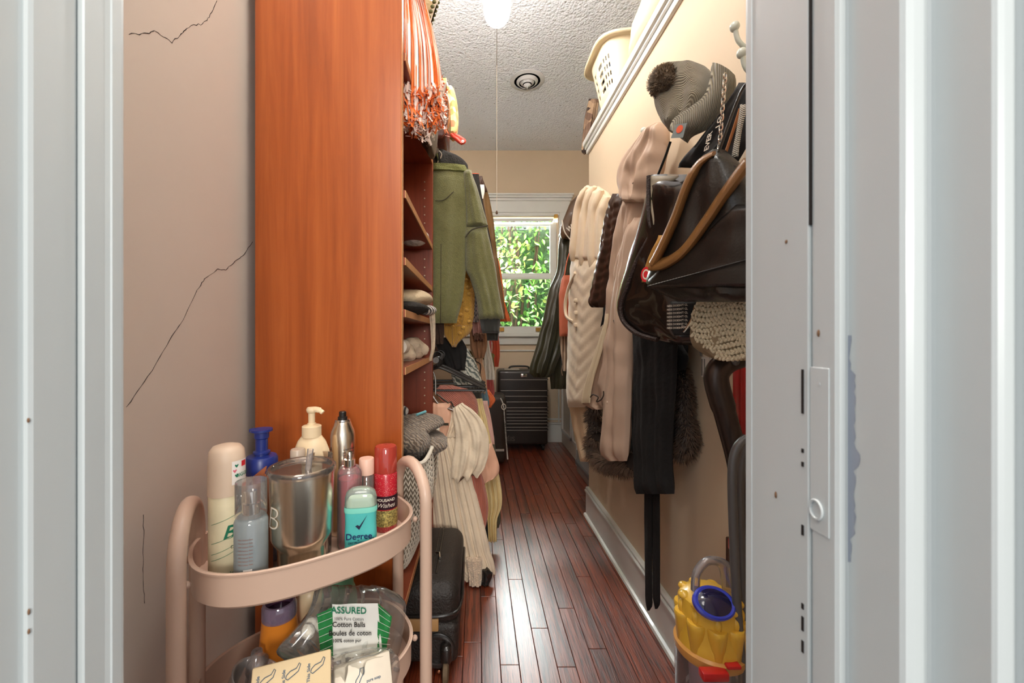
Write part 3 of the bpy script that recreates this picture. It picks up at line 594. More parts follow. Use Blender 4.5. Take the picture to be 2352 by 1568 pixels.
obj('strap', B(tuple(PY(1.592).at(996, 976)), tuple(PY(1.586).at(1030, 972)), .001, 1), M('dark_seam', C(58, 52, 40), .9), g)
g = thing('skirt', 'blush pink satin skirt peeking out beside the cream dress', 'skirt', at(1110, 1120, 1.71), LG)
obj('skirt', sheet([(1030, 1090, 1130), (1060, 1082, 1140), (1088, 1074, 1147), (1108, 1076, 1140), (1122, 1082, 1108)], PY(1.705), .03, .004, 2.2, seed=65, tilt=-14), bl, g)
cloth('cardigan', 'long salmon ribbed cardigan reaching the floor behind the cream dress', 'cardigan', [(1060, 1060, 1095), (1105, 1060, 1112), (1180, 1062, 1121), (1300, 1055, 1090), (1340, 1056, 1080)], 1.715-.075, stripes('salmon_rib', C(170, 88, 66), C(208, 118, 94), 80, 'X', bump=.7), .02, .004, group=LG, seed=66)
cloth('trousers', 'black trousers hanging between cream dress and salmon cardigan', 'trousers', [(1080, 1095, 1112), (1200, 1104, 1120), (1250, 1110, 1122)], 1.70, M('black_jersey', C(26, 24, 24), .9), .02, .003, group=LG, seed=67)
cloth('dress', 'pale yellow gathered dress at the aisle side of the lower rod', 'dress', [(915, 1085, 1108), (960, 1092, 1118), (1040, 1100, 1134), (1110, 1106, 1150), (1160, 1112, 1153), (1190, 1114, 1142), (1243, 1118, 1141)], 1.79, M('pale_yellow', C(226, 204, 150), .85, var=.05, bump=.2, bs=60), .04, .008, 3.4, nr=30, nc=30, group=LG, seed=68)
cloth('trousers', 'grey-green trousers hanging past the yellow dress', 'trousers', [(1000, 1112, 1136), (1130, 1122, 1146), (1195, 1126, 1150), (1212, 1128, 1146)], 1.93, M('grey_green', C(98, 94, 78), .9), .03, .004, group=LG, seed=69)
cloth('blouse', 'pale pink blouse edge beside the dark hardshell suitcase', 'blouse', [(920, 1098, 1120), (960, 1104, 1128), (1000, 1110, 1134), (1020, 1118, 1136)], 1.9, M('pale_pink', C(222, 178, 166), .85), .02, .003, group=LG, seed=70)
cloth('blanket', 'cream plush blanket corner touching the floor below the dress', 'blanket', [(1280, 1070, 1108), (1330, 1076, 1107), (1345, 1077, 1105)], 1.60, M('plush', C(224, 198, 170), 1, var=.2, vs=80, bump=1, bs=150, sheen=.6), .03, .003, group=LG, seed=71)
cloth('bag', 'black shiny bag lying on the floor at the end of the dress', 'bag', [(1300, 1104, 1122), (1315, 1104, 1132), (1338, 1104, 1124)], 1.62, M('black_patent', C(30, 26, 26), .2, coat=.5), .06, .005, group=None, seed=72)
# ================================================================ ROLLING CART
cart_m = M('cart_powder_coat', C(208, 178, 158), .42, var=.03, vs=3, coat=.1)
U = Vector((.817, .577, 0)); NV = Vector((.577, -.817, 0)); CC = Vector((-.316, .767, 0))
def cp(u, n, z): return CC+U*u+NV*n+Vector((0, 0, z))
cart = thing('utility_cart', 'pale pink oval-tray rolling cart in front of the bookcase', 'cart', (CC.x, CC.y, 0))
HL, HW = .190, .128
def oval(a, gr=0.0, e=2.5):
    c, s = math.cos(a), math.sin(a)
    return (HL+gr)*math.copysign(abs(c)**(2/e), c), (HW+gr)*math.copysign(abs(s)**(2/e), s)
def tray(z0, z1):
    bm = nb(); n = 72; prof = [(-.02, z0), (-.006, z0), (0, z0+.006), (0, z1-.003), (.003, z1-.001), (.0035, z1+.002), (.001, z1+.0035), (-.003, z1+.002), (-.003, z0+.006), (-.02, z0+.003)]
    R = [[bm.verts.new(cp(*oval(2*PI*k/n, g), z)) for k in range(n)] for g, z in prof]
    for a, b in zip(R, R[1:]):
        for k in range(n): bm.faces.new((a[k], a[(k+1) % n], b[(k+1) % n], b[k]))
    bm.faces.new(R[0]); bm.faces.new(R[-1]); return bm
ZT, ZL, ZB = .585, .335, .10
for z in (ZT, ZL, ZB): obj('tray', tray(z, z+.054), cart_m, cart)
for sgn in (-1, 1):
    e = sgn*(HL+.0165); s = .070; k2 = .026 if sgn < 0 else 0      # only the left frame is skewed, its back leg shifted to match image pixels
    P = [cp(e, s, .05)]+[cp(e, s, z) for z in (.2, .45, .62)]+[cp(e+k2*(1-math.cos(a))/2, s*math.cos(a), .652+s*math.sin(a)) for a in [PI*k/14 for k in range(15)]]+[cp(e+k2, -s, z) for z in (.62, .45, .2, .05)]
    obj('end_frame', T(P, .0125, seg=16), cart_m, cart)
    for nn in (s, -s):
        bm = nb(); lathe(bm, [(.018, .008), (.022, .012), (.022, .034), (.018, .038)], cp(e, nn, .023)-Vector((0, 0, 0)), seg=16, mtx=Matrix.Rotation(PI/2, 3, 'X'))
        obj('caster', bm, M('caster_black', C(40, 40, 42), .5), cart)
        for z in (ZT+.03, ZL+.03): obj('bolt', ball(nb(), cp(e-sgn*.012, nn*.62, z), .006, 1, 1, 1, 8, 6), cart_m, cart)
def onray(px, Y): return Vector(((px-CX)/F*Y, Y, 0))
def base(px, Y, z): v = onray(px, Y); v.z = z; return v
Z0 = ZT+.0035
wht = M('white_plastic', C(232, 222, 206), .4, var=.02)
silver = M('brushed_silver', C(236, 226, 208), .22, 1, var=.06, stretch=(40, 40, .5), bump=.03)
chrome = M('chrome', C(225, 222, 216), .12, 1, var=0)
ink = M('ink_dark', C(24, 26, 60), .6, var=0); inkg = M('ink_green', C(16, 120, 86), .6, var=0); inkk = M('ink_black', C(30, 28, 28), .6, var=0)
# --- dry shampoo can
p = base(521, .668, Z0); th = Matrix.Rotation(math.radians(2.0), 3, 'Y')
g = thing('spray_can', 'tall pale floral dry shampoo can at the left end of the cart', 'spray can', p)
r = .0265
obj('can', L([(.001, 0), (r-.002, 0), (r, .003), (r, .150), (r-.001, .153)], p, seg=36), M('can_cream', C(238, 226, 190), .4, var=.10, vs=24), g)
obj('cap', L([(r+.0012, .152), (r+.0012, .155), (r+.0006, .205), (r-.001, .222), (r-.006, .229), (r-.014, .2315), (.001, .232)], p, seg=36), M('cap_cream', C(226, 202, 178), .42, var=.02), g)
cm = lambda z, a=0: cylmap(p, r, p.z+z, a)
text('print', 'Be', .030, cm(.094, .35), inkg, g, True, .3); text('print', 'DRY', .007, cm(.070, .45), inkk, g)
text('print', 'clean', .009, cm(.028, .35), inkg, g); text('print', 'ba', .016, cm(.014, .45), inkg, g, True)
def band_on(c, r, z0, z1, a0, a1, slope=0):
    bm = nb(); n = 14; A = [[bm.verts.new(cylmap(c, r, 0)(0, 0)) for _ in (0,)] for _ in (0,)]; bm.clear()
    f = cylmap(c, r, c.z); lo = []; hi = []
    for k in range(n+1):
        a = a0+(a1-a0)*k/n; lo.append(bm.verts.new(f(a*r, z0+slope*(a-a0)*r))); hi.append(bm.verts.new(f(a*r, z1+slope*(a-a0)*r)))
    for k in range(n): bm.faces.new((lo[k], lo[k+1], hi[k+1], hi[k]))
    return bm
for z, sl in ((.077, .35), (.060, .35), (.108, .35), (.05, .35)): obj('print_line', band_on(p, r, z, z+.0007, -.9, 1.0, sl), inkg, g)
obj('yellow_band', band_on(p, r, .002, .016, -.9, 1.2, .3), M('pale_yellow_print', C(240, 214, 138), .5), g)
obj('price_label', band_on(p, r+.0012, .170, .208, .25, 1.25), M('white_label', C(244, 238, 232), .5, var=0), g)
obj('red_mark', band_on(p, r+.0016, .197, .206, .8, 1.15), M('red_print', C(216, 40, 50), .5, var=0), g)
text('print', 'BIGGER', .008, cylmap(p, r+.0018, p.z+.184, .95), inkg, g, True)
for a, z, mt in ((.5, .2, inkg), (.4, .192, M('pink_print', C(226, 110, 130), .5)), (.5, .184, inkg)):
    f = cylmap(p, r+.0016, p.z+z, a); bm = nb(); vv = [bm.verts.new(f(x, y)) for x, y in ((0, -.003), (.003, .0008), (.0022, .0028), (0, .0012), (-.0022, .0028), (-.003, .0008))]; bm.faces.new(vv); obj('heart', bm, mt, g, False)
# --- blue pump lotion
p = base(601, .742, Z0); g = thing('lotion_bottle', 'lavender lotion bottle with a dark blue pump', 'bottle', p); blue = M('royal_blue', C(34, 50, 124), .35, var=.05)
obj('bottle', L([(.001, 0), (.030, 0), (.033, .006), (.033, .10), (.031, .13), (.027, .155), (.0265, .163)], p, sx=1.0, sy=.8), M('lavender_plastic', C(214, 198, 208), .4, var=.03), g)
obj('collar', L([(.0275, .160), (.0275, .186), (.025, .1905), (.012, .192), (.012, .195), (.0145, .1965)], p), blue, g)
pm = obj('pump', L([(.0145, .196), (.0145, .199), (.0105, .201), (.0105, .222), (.0125, .224), (.0125, .234), (.0185, .236), (.0185, .240), (.001, .241)], p), blue, g)
obj('nozzle', B((p.x-.021, p.y-.006, p.z+.234), (p.x-.006, p.y+.006, p.z+.241), .002, 2), blue, pm)
# --- brown carton
p = base(604, .703, Z0); R3 = Matrix.Rotation(math.radians(-35), 3, 'Z')
g = thing('carton', 'slim brown kraft carton wedged behind the clear mist bottle', 'box', p); kr = M('kraft_rust', C(168, 96, 60), .8, var=.08)
bm = nb(); box(bm, (-.015, -.010, 0), (.015, .010, .165)); bmesh.ops.rotate(bm, verts=bm.verts[:], cent=(0, 0, 0), matrix=R3); bmesh.ops.translate(bm, verts=bm.verts[:], vec=p); obj('carton_body', bm, kr, g, False)
bm = nb(); prism(bm, [R3 @ Vector(v)+p for v in ((-.015, -.010, .165), (.015, -.010, .165), (.015, -.003, .187), )], R3 @ Vector((0, .0025, 0))); obj('flap', bm, kr, g, False)
# --- clear mist bottle
p = base(577, .640, Z0); r = .0245; g = thing('mist_bottle', 'clear blue-grey body mist bottle with silver pump, front left of cart', 'bottle', p)
obj('bottle', L([(.001, 0), (r-.002, 0), (r, .003), (r, .118), (r-.002, .123), (r-.004, .126), (r-.007, .128), (.009, .130)], p, seg=32, caps=False), clear('mist_glass', (.72, .80, .82), .15, .05, .30), g)
obj('liquid', L([(.001, .003), (r-.003, .003), (r-.003, .085), (.001, .085)], p, seg=28), clear('mist_liquid', (.66, .74, .78), .05, .1, .25), g)
obj('pump', L([(.0125, .128), (.0125, .146), (.0085, .147), (.0085, .162), (.008, .165), (.001, .165)], p, seg=24), chrome, g)
obj('cap', L([(r-.0015, .128), (r-.0015, .178), (r-.002, .181), (.001, .182)], p, seg=32, caps=False), clear('clear_cap', (.93, .90, .88), .2, .04, .10), g)
obj('barcode_label', band_on(p, r, .012, .052, -.45, .05), M('white_label', C(244, 238, 232), .5, var=0), g)
for k in range(9): obj('barcode_bar', band_on(p, r+.0004, .016+.0035*k, .0175+.0035*k+.0006*(k % 3), -.30, -.12), inkk, g)
for k in range(8): text('print', 'mist lotion fine', .0035, cylmap(p, r, p.z+.098-.0055*k, -.35), M('ink_rust', C(150, 96, 80), .6), g)
obj('swirl', band_on(p, r, .022, .0228, -.6, 1.2, .45), M('ink_rust', C(150, 96, 80), .6), g)
# --- tumbler
p = base(694, .690, Z0); g = thing('tumbler', 'brushed stainless steel tumbler with clear lid and straw', 'tumbler', p); k_ = 1.035
obj('cup', L([(a*k_, b) for a, b in [(.001, 0), (.034, 0), (.036, .002), (.0378, .052), (.0392, .058), (.0458, .068), (.0482, .076), (.0505, .178), (.0505, .182), (.0485, .182), (.046, .082), (.001, .078)]], p, seg=48, caps=False), silver, g)
lid = clear('lid_plastic', (.90, .84, .80), .25, .05, .05)
obj('lid', L([(a*k_, b) for a, b in [(.0525, .178), (.0535, .181), (.0535, .187), (.051, .190), (.047, .1895), (.045, .184), (.001, .183)]], p, seg=48, caps=False), lid, g)
q = p+Vector((.012, -.004, .184)); obj('straw', T([q-Vector((.004, 0, .10)), q, q+Vector((.004, 0, .034))], .0052, seg=12, caps=False), clear('straw_clear', (.9, .86, .84), .3, .05, .18), g)
text('monogram', 'B', .055, cylmap(p, .0495*k_, p.z+.115, -1.05), M('etched_white', C(226, 216, 200), .7), g, -.022, .2)
# --- cream pump bottle
p = base(716, .800, Z0); g = thing('soap_bottle', 'cream pump soap bottle behind the steel tumbler', 'bottle', p); crm = M('cream_plastic', C(236, 212, 174), .38, var=.02)
obj('bottle', L([(.001, 0), (.036, 0), (.039, .005), (.039, .14), (.0375, .165), (.034, .185), (.027, .203), (.0195, .213)], p, seg=32, sy=.7), crm, g)
obj('collar', L([(.0185, .212), (.0185, .2325), (.0165, .234), (.008, .236)], p, seg=24), crm, g)
pm = obj('pump', L([(.0085, .234), (.0085, .238), (.0065, .239), (.0065, .258), (.009, .260), (.0105, .265), (.009, .269), (.001, .270)], p, seg=20), crm, g)
obj('nozzle', T(smoothpts([p+Vector((-.008, 0, .265)), p+Vector((.008, -.003, .2665)), p+Vector((.020, -.008, .2645)), p+Vector((.026, -.010, .261))], 4), [.006]*8+[.0045]*5, seg=10, flat=.6), crm, pm)
# --- silver spray can
p = base(787, .845, Z0); r = .0255; g = thing('hairspray_can', 'silver hairspray can with a bare black nozzle', 'spray can', p)
obj('can', L([(.001, 0), (r-.001, 0), (r, .002), (r, .205), (r-.002, .214), (r-.007, .225), (.017, .231), (.0155, .233)], p, seg=32), silver, g)
obj('rim', L([(.0155, .231), (.0165, .234), (.0155, .237), (.011, .237)], p, seg=24), chrome, g)
obj('nozzle', L([(.010, .236), (.010, .242), (.0075, .243), (.0075, .252), (.006, .2535), (.001, .2535)], p, seg=14), blk, g)
for k in range(9): text('print', 'HOLD SPRAY', .0045, cylmap(p, r, p.z+.178-.006*k, .55), inkk, g)
text('print', 'A', .012, cylmap(p, r, p.z+.178, -1.1), inkk, g)
# --- caps between
p = base(684, .765, Z0); g = thing('jar', 'small bottle with a translucent grey cap behind the tumbler', 'bottle', p)
obj('body', L([(.001, 0), (.012, 0), (.013, .004), (.013, .168), (.011, .170)], p, seg=20), clear('grey_bottle', (.8, .76, .72), .2, .1, .3), g); obj('cap', L([(.0135, .169), (.0135, .194), (.012, .1965), (.001, .197)], p, seg=20), M('grey_cap', C(196, 178, 160), .35), g)
p = base(658, .735, Z0); g = thing('jar', 'bottle with a black lid just left of the tumbler rim', 'bottle', p)
obj('body', L([(.001, 0), (.014, 0), (.015, .004), (.015, .16), (.013, .163)], p, seg=20), M('dark_amber', C(64, 36, 24), .2), g); obj('cap', L([(.0155, .163), (.0155, .178), (.0145, .18), (.001, .1805)], p, seg=20), M('lid_black_brown', C(44, 32, 26), .4), g)
p = base(736, .765, Z0); g = thing('drinking_glass', 'clear drinking glass behind the tumbler lid', 'glass', p)
obj('wall', L([(.001, 0), (.018, 0), (.02, .004), (.022, .186), (.0212, .186), (.019, .006), (.001, .004)], p, seg=28, caps=False), clear('lid_plastic2', (.92, .86, .8), .2, .04, .06), g)
# --- pink perfume bottle
p = base(803, .792, Z0); r = .0235; g = thing('perfume_bottle', 'deep pink body spray bottle with a silver atomiser', 'bottle', p)
obj('bottle', L([(.001, 0), (r-.001, 0), (r, .003), (r, .142), (r-.002, .148), (r-.004, .150), (r-.005, .154), (.012, .155)], p, seg=30, caps=False), clear('pink_glass', (.95, .8, .8), .2, .05, .15), g)
obj('liquid', L([(.001, .002), (r-.0025, .002), (r-.0025, .132), (.001, .132)], p, seg=28), M('pink_liquid', C(196, 52, 84), .25, var=.15, vs=20), g)
obj('atomiser', L([(.0105, .154), (.0105, .169), (.0065, .170), (.0065, .182), (.0055, .1835), (.001, .1835)], p, seg=20), chrome, g)
# --- small bottle with pink cap
p = base(842, .845, Z0); g = thing('perfume_bottle', 'small clear bottle with a plain pale pink cap', 'bottle', p)
obj('bottle', L([(.001, 0), (.014, 0), (.015, .003), (.015, .118), (.012, .122)], p, seg=24, caps=False), clear('clear_glass_b', (.9, .86, .82), .2, .05, .12), g)
obj('cap', L([(.0155, .122), (.0155, .153), (.0145, .155), (.001, .1555)], p, seg=24), M('pale_pink_cap', C(238, 196, 176), .4), g)
# --- glittery red mist
p = base(886, .862, Z0); r = .0245; g = thing('mist_bottle', 'glittery red body mist bottle with a red cap, right end of cart', 'bottle', p)
m, t, b = nt_new('red_glitter'); v = coords(t); vo = N(t, 'ShaderNodeTexVoronoi', Scale=420.0); t.links.new(v, vo.inputs['Vector'])
t.links.new(ramp(t, vo.outputs['Distance'], [(.12, C(250, 210, 190)), (.22, C(190, 36, 50))]), b.inputs['Base Color']); b.inputs['Roughness'].default_value = .2; b.inputs['Coat Weight'].default_value = .6
obj('bottle', L([(.001, 0), (r-.001, 0), (r, .003), (r, .118), (r-.002, .122), (.02, .123)], p, seg=32), m, g)
obj('cap', L([(r-.001, .122), (r-.001, .172), (r-.003, .176), (.001, .178)], p, seg=32, caps=False), clear('red_clear', (.86, .12, .08), .25, .05, .35), g)
obj('inner_pump', L([(.011, .123), (.011, .14), (.007, .141), (.007, .158), (.001, .159)], p, seg=18), M('red_pump', C(200, 70, 40), .3, .5), g)
obj('dark_band', band_on(p, r, .048, .076, -1.3, 1.5), M('plum', C(44, 14, 30), .4), g)
text('print', 'THOUSAND', .0085, cylmap(p, r+.0004, p.z+.068, -.12), wht, g, True); text('print', 'Wishes', .013, cylmap(p, r+.0004, p.z+.057, .0), wht, g, False, .4)
obj('gold_band', band_on(p, r, .012, .046, -1.3, 1.5), M('gold_glitter', C(214, 190, 120), .3, .6, var=.8, vs=300), g)
# --- teal deodorant
p = base(829, .735, Z0); g = thing('deodorant_stick', 'teal deodorant stick with a clear cap, front right of cart', 'deodorant', p)
fx = Vector((-p.x, -p.y, 0)).normalized(); fx = (fx+Vector((-.12, 0, 0))).normalized(); rt_ = Vector((-fx.y, fx.x, 0))
def slab(prof, th, rows_n=1):
    bm = nb(); ring = []
    for w, z, d in prof:
        vv = []
        for k in range(28):
            a = 2*PI*k/28; c, s = math.cos(a), math.sin(a)
            vv.append(bm.verts.new(p+rt_*w*math.copysign(abs(c)**.6, c)+fx*d*math.copysign(abs(s)**.8, s)+Vector((0, 0, z))))
        ring.append(vv)
    for a, b_ in zip(ring, ring[1:]):
        for k in range(28): bm.faces.new((a[k], a[(k+1) % 28], b_[(k+1) % 28], b_[k]))
    bm.faces.new(ring[0][::-1]); bm.faces.new(ring[-1]); return bm
teal = M('teal_plastic', C(86, 196, 192), .35, var=.12, vs=18)
obj('body', slab([(.027, 0, .014), (.0285, .004, .0155), (.0285, .05, .0155), (.0275, .075, .0155), (.0285, .095, .0155)], 0), teal, g)
obj('collar', slab([(.0295, .093, .016), (.0295, .1, .016), (.0285, .103, .0155)], 0), M('teal_light', C(128, 214, 196), .35), g)
obj('stick', slab([(.027, .10, .0145), (.026, .112, .014), (.02, .118, .011)], 0), M('stick_white', C(240, 232, 214), .6), g)
obj('cap', slab([(.0288, .102, .0158), (.0282, .118, .0155), (.025, .128, .0135), (.016, .134, .009), (.004, .136, .003)], 0), clear('aqua_cap', (.80, .95, .90), .2, .06, .18), g)
pf = planemap(p+fx*.0158+Vector((0, 0, .052)), rt_, (0, 0, 1), .0004); inkn = M('ink_navy', C(22, 36, 92), .5, var=0)
text('print', 'Degree.', .0155, lambda x, y: pf(x, y), inkn, g, True); text('print', 'DRY PROTECTION', .0048, lambda x, y: pf(x, y-.011), inkn, g, True); text('print', 'SHOWER CLEAN', .0045, lambda x, y: pf(x, y-.018), ink, g, True)
bm = nb(); bm.faces.new([bm.verts.new(pf(x, y+.02)) for x, y in ((-.008, -.001), (-.001, -.008), (.013, .018), (-.0005, -.001), (-.004, .001))]); obj('tick_mark', bm, ink, g, False)
# ---------------- lower tray
Z1 = ZL+.0035
p = base(642, .752, Z1); g = thing('orange_bottle', 'orange tapered bottle with a dark purple see-through top on the lower tray', 'bottle', p)
org = M('orange_gloss', C(236, 142, 46), .35, var=.06)
obj('body', L([(.001, 0), (.038, 0), (.040, .004), (.036, .07), (.030, .135), (.0305, .138)], p, seg=32), org, g)
obj('rim', L([(.0302, .137), (.0302, .158), (.027, .165), (.024, .166), (.024, .158), (.027, .15), (.027, .138)], p, seg=32, caps=False), clear('purple_clear', (.62, .48, .66), .25, .05, .25), g)
obj('contents', L([(.001, .147), (.026, .147), (.026, .138), (.001, .138)], p, seg=24), M('dark_plum', C(48, 22, 40), .2), g)
text('print', 'Kit', .02, cylmap(p, .0355, p.z+.055, .1), inkk, g, False, .3)
p = at(520, 1560, .640); p.z = Z1+.012; tm = Matrix.Rotation(math.radians(28), 3, 'Y') @ Matrix.Rotation(math.radians(-14), 3, 'X')
g = thing('measuring_cup', 'clear plastic measuring cup tipped over on the lower tray', 'cup', p)
cpm = clear('cup_plastic', (.95, .92, .90), .15, .06, .16)
obj('wall', L([(.001, 0), (.034, 0), (.036, .003), (.048, .095), (.050, .097), (.0495, .098), (.0465, .096), (.034, .005), (.001, .003)], p, seg=36, mtx=tm, caps=False), cpm, g)
for k in range(4):
    z = .03+.018*k; rr_ = .036+.012*z/.095+.0012
    obj('measure_line', T([tm @ Vector((math.cos(a)*rr_, math.sin(a)*rr_, z))+p for a in [-1.9+.09*q for q in range(8)]], .0006, seg=5), inkk, g)
p = base(590, .700, Z1+.03); g = thing('ribbed_bottle', 'small clear ribbed bottle beside the orange bottle', 'bottle', base(590, .70, Z1))
obj('wall', L([(.001, -.03), (.016, -.03)]+[(.016+.0025*(i % 2), -.026+.007*i) for i in range(14)]+[(.010, .075), (.009, .082), (.001, .082)], p, seg=24, caps=False), clear('ribbed_clear', (.9, .84, .82), .3, .05, .12), g)
# cotton balls bag
g = thing('cotton_ball_bag', 'clear plastic bag of cotton balls with a green and white print', 'bag', cp(.06, .0, Z1))
pl = PL(tuple(cp(-.06, .055, 0)[:2]), tuple(cp(.13, .055, 0)[:2])); film = clear('bag_film', (.98, .98, .96), .04, .12, .07)
obj('film', sheet([(1350, 742, 888), (1362, 722, 914), (1385, 716, 932), (1420, 700, 930), (1460, 664, 925), (1495, 634, 918), (1515, 655, 905), (1548, 700, 885)], pl, .065, .006, 5, nr=26, nc=30, seed=81), film, g)
pp = PL(tuple((cp(-.06, .055, 0)+NV*.038)[:2]), tuple((cp(.13, .055, 0)+NV*.038)[:2]))
def poly(pts, pln, mat, name, par, off=0):
    bm = nb(); bm.faces.new([bm.verts.new(pln.at(x, y, off)) for x, y in pts]); return obj(name, bm, mat, par, False)
label_m = M('print_white', C(238, 238, 232), .45, var=.03); green = M('print_green', C(36, 128, 66), .45, var=.2, vs=30)
def grid_sheet(pts_l, pts_r, pln, n, seed, amp):           # a crinkled printed panel
    bm = nb(); rows_ = []
    for j in range(n+1):
        row = []
        for i in range(n+1):
            s, t_ = i/n, j/n
            A = [pts_l[0][k]*(1-t_)+pts_l[1][k]*t_ for k in (0, 1)]; D = [pts_r[0][k]*(1-t_)+pts_r[1][k]*t_ for k in (0, 1)]
            row.append(bm.verts.new(pln.at(A[0]*(1-s)+D[0]*s, A[1]*(1-s)+D[1]*s)+pln.n*amp*noise.noise(Vector((s*3, t_*3, seed)))))
        rows_.append(row)
    for a, b_ in zip(rows_, rows_[1:]):
        for i in range(n): bm.faces.new((a[i], a[i+1], b_[i+1], b_[i]))
    return bm
obj('printed_panel', grid_sheet(((763, 1387), (765, 1515)), ((868, 1385), (878, 1498)), pp, 12, 3, .004), label_m, g)
obj('green_panel', grid_sheet(((728, 1410), (738, 1520)), ((763, 1395), (766, 1515)), pp, 8, 5, .004), green, g)
obj('green_panel', grid_sheet(((868, 1385), (866, 1498)), ((900, 1415), (888, 1490)), pp, 8, 6, .004), green, g)
bm = nb()
for k in range(7): tube(bm, [pp.at(730+k*.8, 1415+16*k, .003), pp.at(763, 1402+16*k, .003)], .0003, 4)
for k in range(6): tube(bm, [pp.at(868, 1392+17*k, .003), pp.at(896, 1415+13*k, .003)], .0003, 4)
stuff(obj('grid_print', bm, label_m, g))
o3 = pp.at(800, 1440)+pp.n*.0048; ux = (pp.at(840, 1440)-pp.at(800, 1440)).normalized(); pmf = planemap(o3, ux, (0, 0, 1), .0)
for s_, sz, dx, dy, bo in (('ASSURED', .0165, .0, .032, True), ('100% Pure Cotton', .0075, .0, .017, False), ('Cotton Balls', .0125, .0, .007, True), ('Boules de coton', .0125, .003, -.008, True), ('100% coton pur', .0085, -.004, -.021, True)):
    text('print', s_, sz, (lambda dx, dy: lambda x, y: pmf(x+dx, y+dy))(dx, dy), inkg if 'ASS' in s_ else inkk, g, bo)
cot = M('cotton', C(244, 236, 222), .95, bump=.5, bs=90); rb_ = random.Random(9)
for i in range(13):
    px, py = 700+rb_.uniform(-15, 190), 1425+rb_.uniform(-10, 95)
    bm = nb(); c = pl.at(px, py)+pl.n*rb_.uniform(-.012, .012); ball(bm, c, .0125, 1, .9, 1, 12, 8)
    for v in bm.verts: v.co += (v.co-c)*.2*noise.noise(v.co*160)
    obj('cotton_ball', bm, cot, g)
# green bottle behind bag
p = base(778, .835, Z1); g = thing('green_bottle', 'pale green bottle standing behind the cotton ball bag', 'bottle', p)
obj('body', L([(.001, 0), (.036, 0), (.038, .004), (.038, .12), (.034, .14), (.03, .148)], p, seg=28, sy=.7), M('pale_green_plastic', C(150, 196, 166), .3), g)
obj('cap', L([(.0305, .147), (.0305, .172), (.028, .176), (.001, .177)], p, seg=28, sy=.7), M('pale_green_cap', C(120, 186, 150), .3), g)
p = base(712, .815, Z1); g = thing('cream_bottle', 'plain cream bottle between the orange bottle and the green one', 'bottle', p)
obj('body', L([(.001, 0), (.022, 0), (.024, .003), (.024, .14), (.02, .152), (.012, .158), (.012, .176), (.001, .177)], p, seg=24), crm, g)
# paper soap cartons in front
def carton(label, px, py, Y, w, d, h, rz, rx, mat, marks):
    c = at(px, py, Y); g = thing('paper_carton', label, 'box', c); R_ = Matrix.Rotation(math.radians(rz), 3, 'Z') @ Matrix.Rotation(math.radians(rx), 3, 'X')
    obj('carton_body', B(c-Vector((w, d, h))/2, c+Vector((w, d, h))/2, .003, 2, R_), mat, g)
    u, v = R_ @ Vector((1, 0, 0)), R_ @ Vector((0, 0, 1)); f = c+R_ @ Vector((0, -d/2-.0008, 0)); mp = planemap(f, u, v, 0)
    return g, mp
krf = M('kraft_pale', C(226, 202, 160), .8, var=.05); blu = M('ink_slate', C(70, 96, 120), .6, var=0)
g, mp = carton('cream paper carton printed with small blue feet, lower tray front', 672, 1562, .635, .115, .03, .056, 20, -38, krf, 0)
for k in range(3):
    x0 = -.036+.036*k
    fo = [(-.008, .0), (-.003, .004), (.006, .006), (.010, .012), (.012, .010), (.009, .002), (.002, -.002), (-.006, -.006), (-.009, -.004)]
    obj('foot_print', T([mp(x0+a, .008+b_) for a, b_ in fo+[fo[0]]], .0006, seg=5), blu, g)
    text('print', 'This Side', .0065, (lambda x0: lambda x, y: mp(x0-.012-y, .004+x))(x0), blu, g, True)
bm = nb()
for k in (-.018, .018): box(bm, mp(k, -.024)-Vector((.0004,)*3), mp(k, .024)+Vector((.0004,)*3))
text('print', 'HI', .014, lambda x, y: mp(x+.028-y*.3, y-.018), inkk, g, True, .3); bm.free()
g, mp = carton('white wrapped soap bar at the right front of the lower tray', 832, 1552, .70, .095, .035, .05, 26, -30, M('soap_wrap', C(238, 226, 206), .6), 0)
fo = [(-.012, -.012), (-.008, .0), (-.002, .006), (.0, .014), (.006, .014), (.006, .008), (.0, .0), (-.006, -.010)]
obj('logo', T([mp(a-.005, b_) for a, b_ in fo], .0007, seg=5), blu, g); text('print', 'pure soap', .006, lambda x, y: mp(x+.016, y-.006), blu, g, True)
g = thing('plastic_wrap', 'crumpled clear plastic wrap bunched at the cart edge by the soap', 'wrap', cp(.10, .08, Z1))
obj('film', sheet([(1490, 870, 900), (1510, 750, 915), (1540, 735, 918), (1580, 740, 910)], PL(tuple(cp(-.06, .118, 0)[:2]), tuple(cp(.13, .118, 0)[:2])), .02, .006, 4, seed=91), film, g)
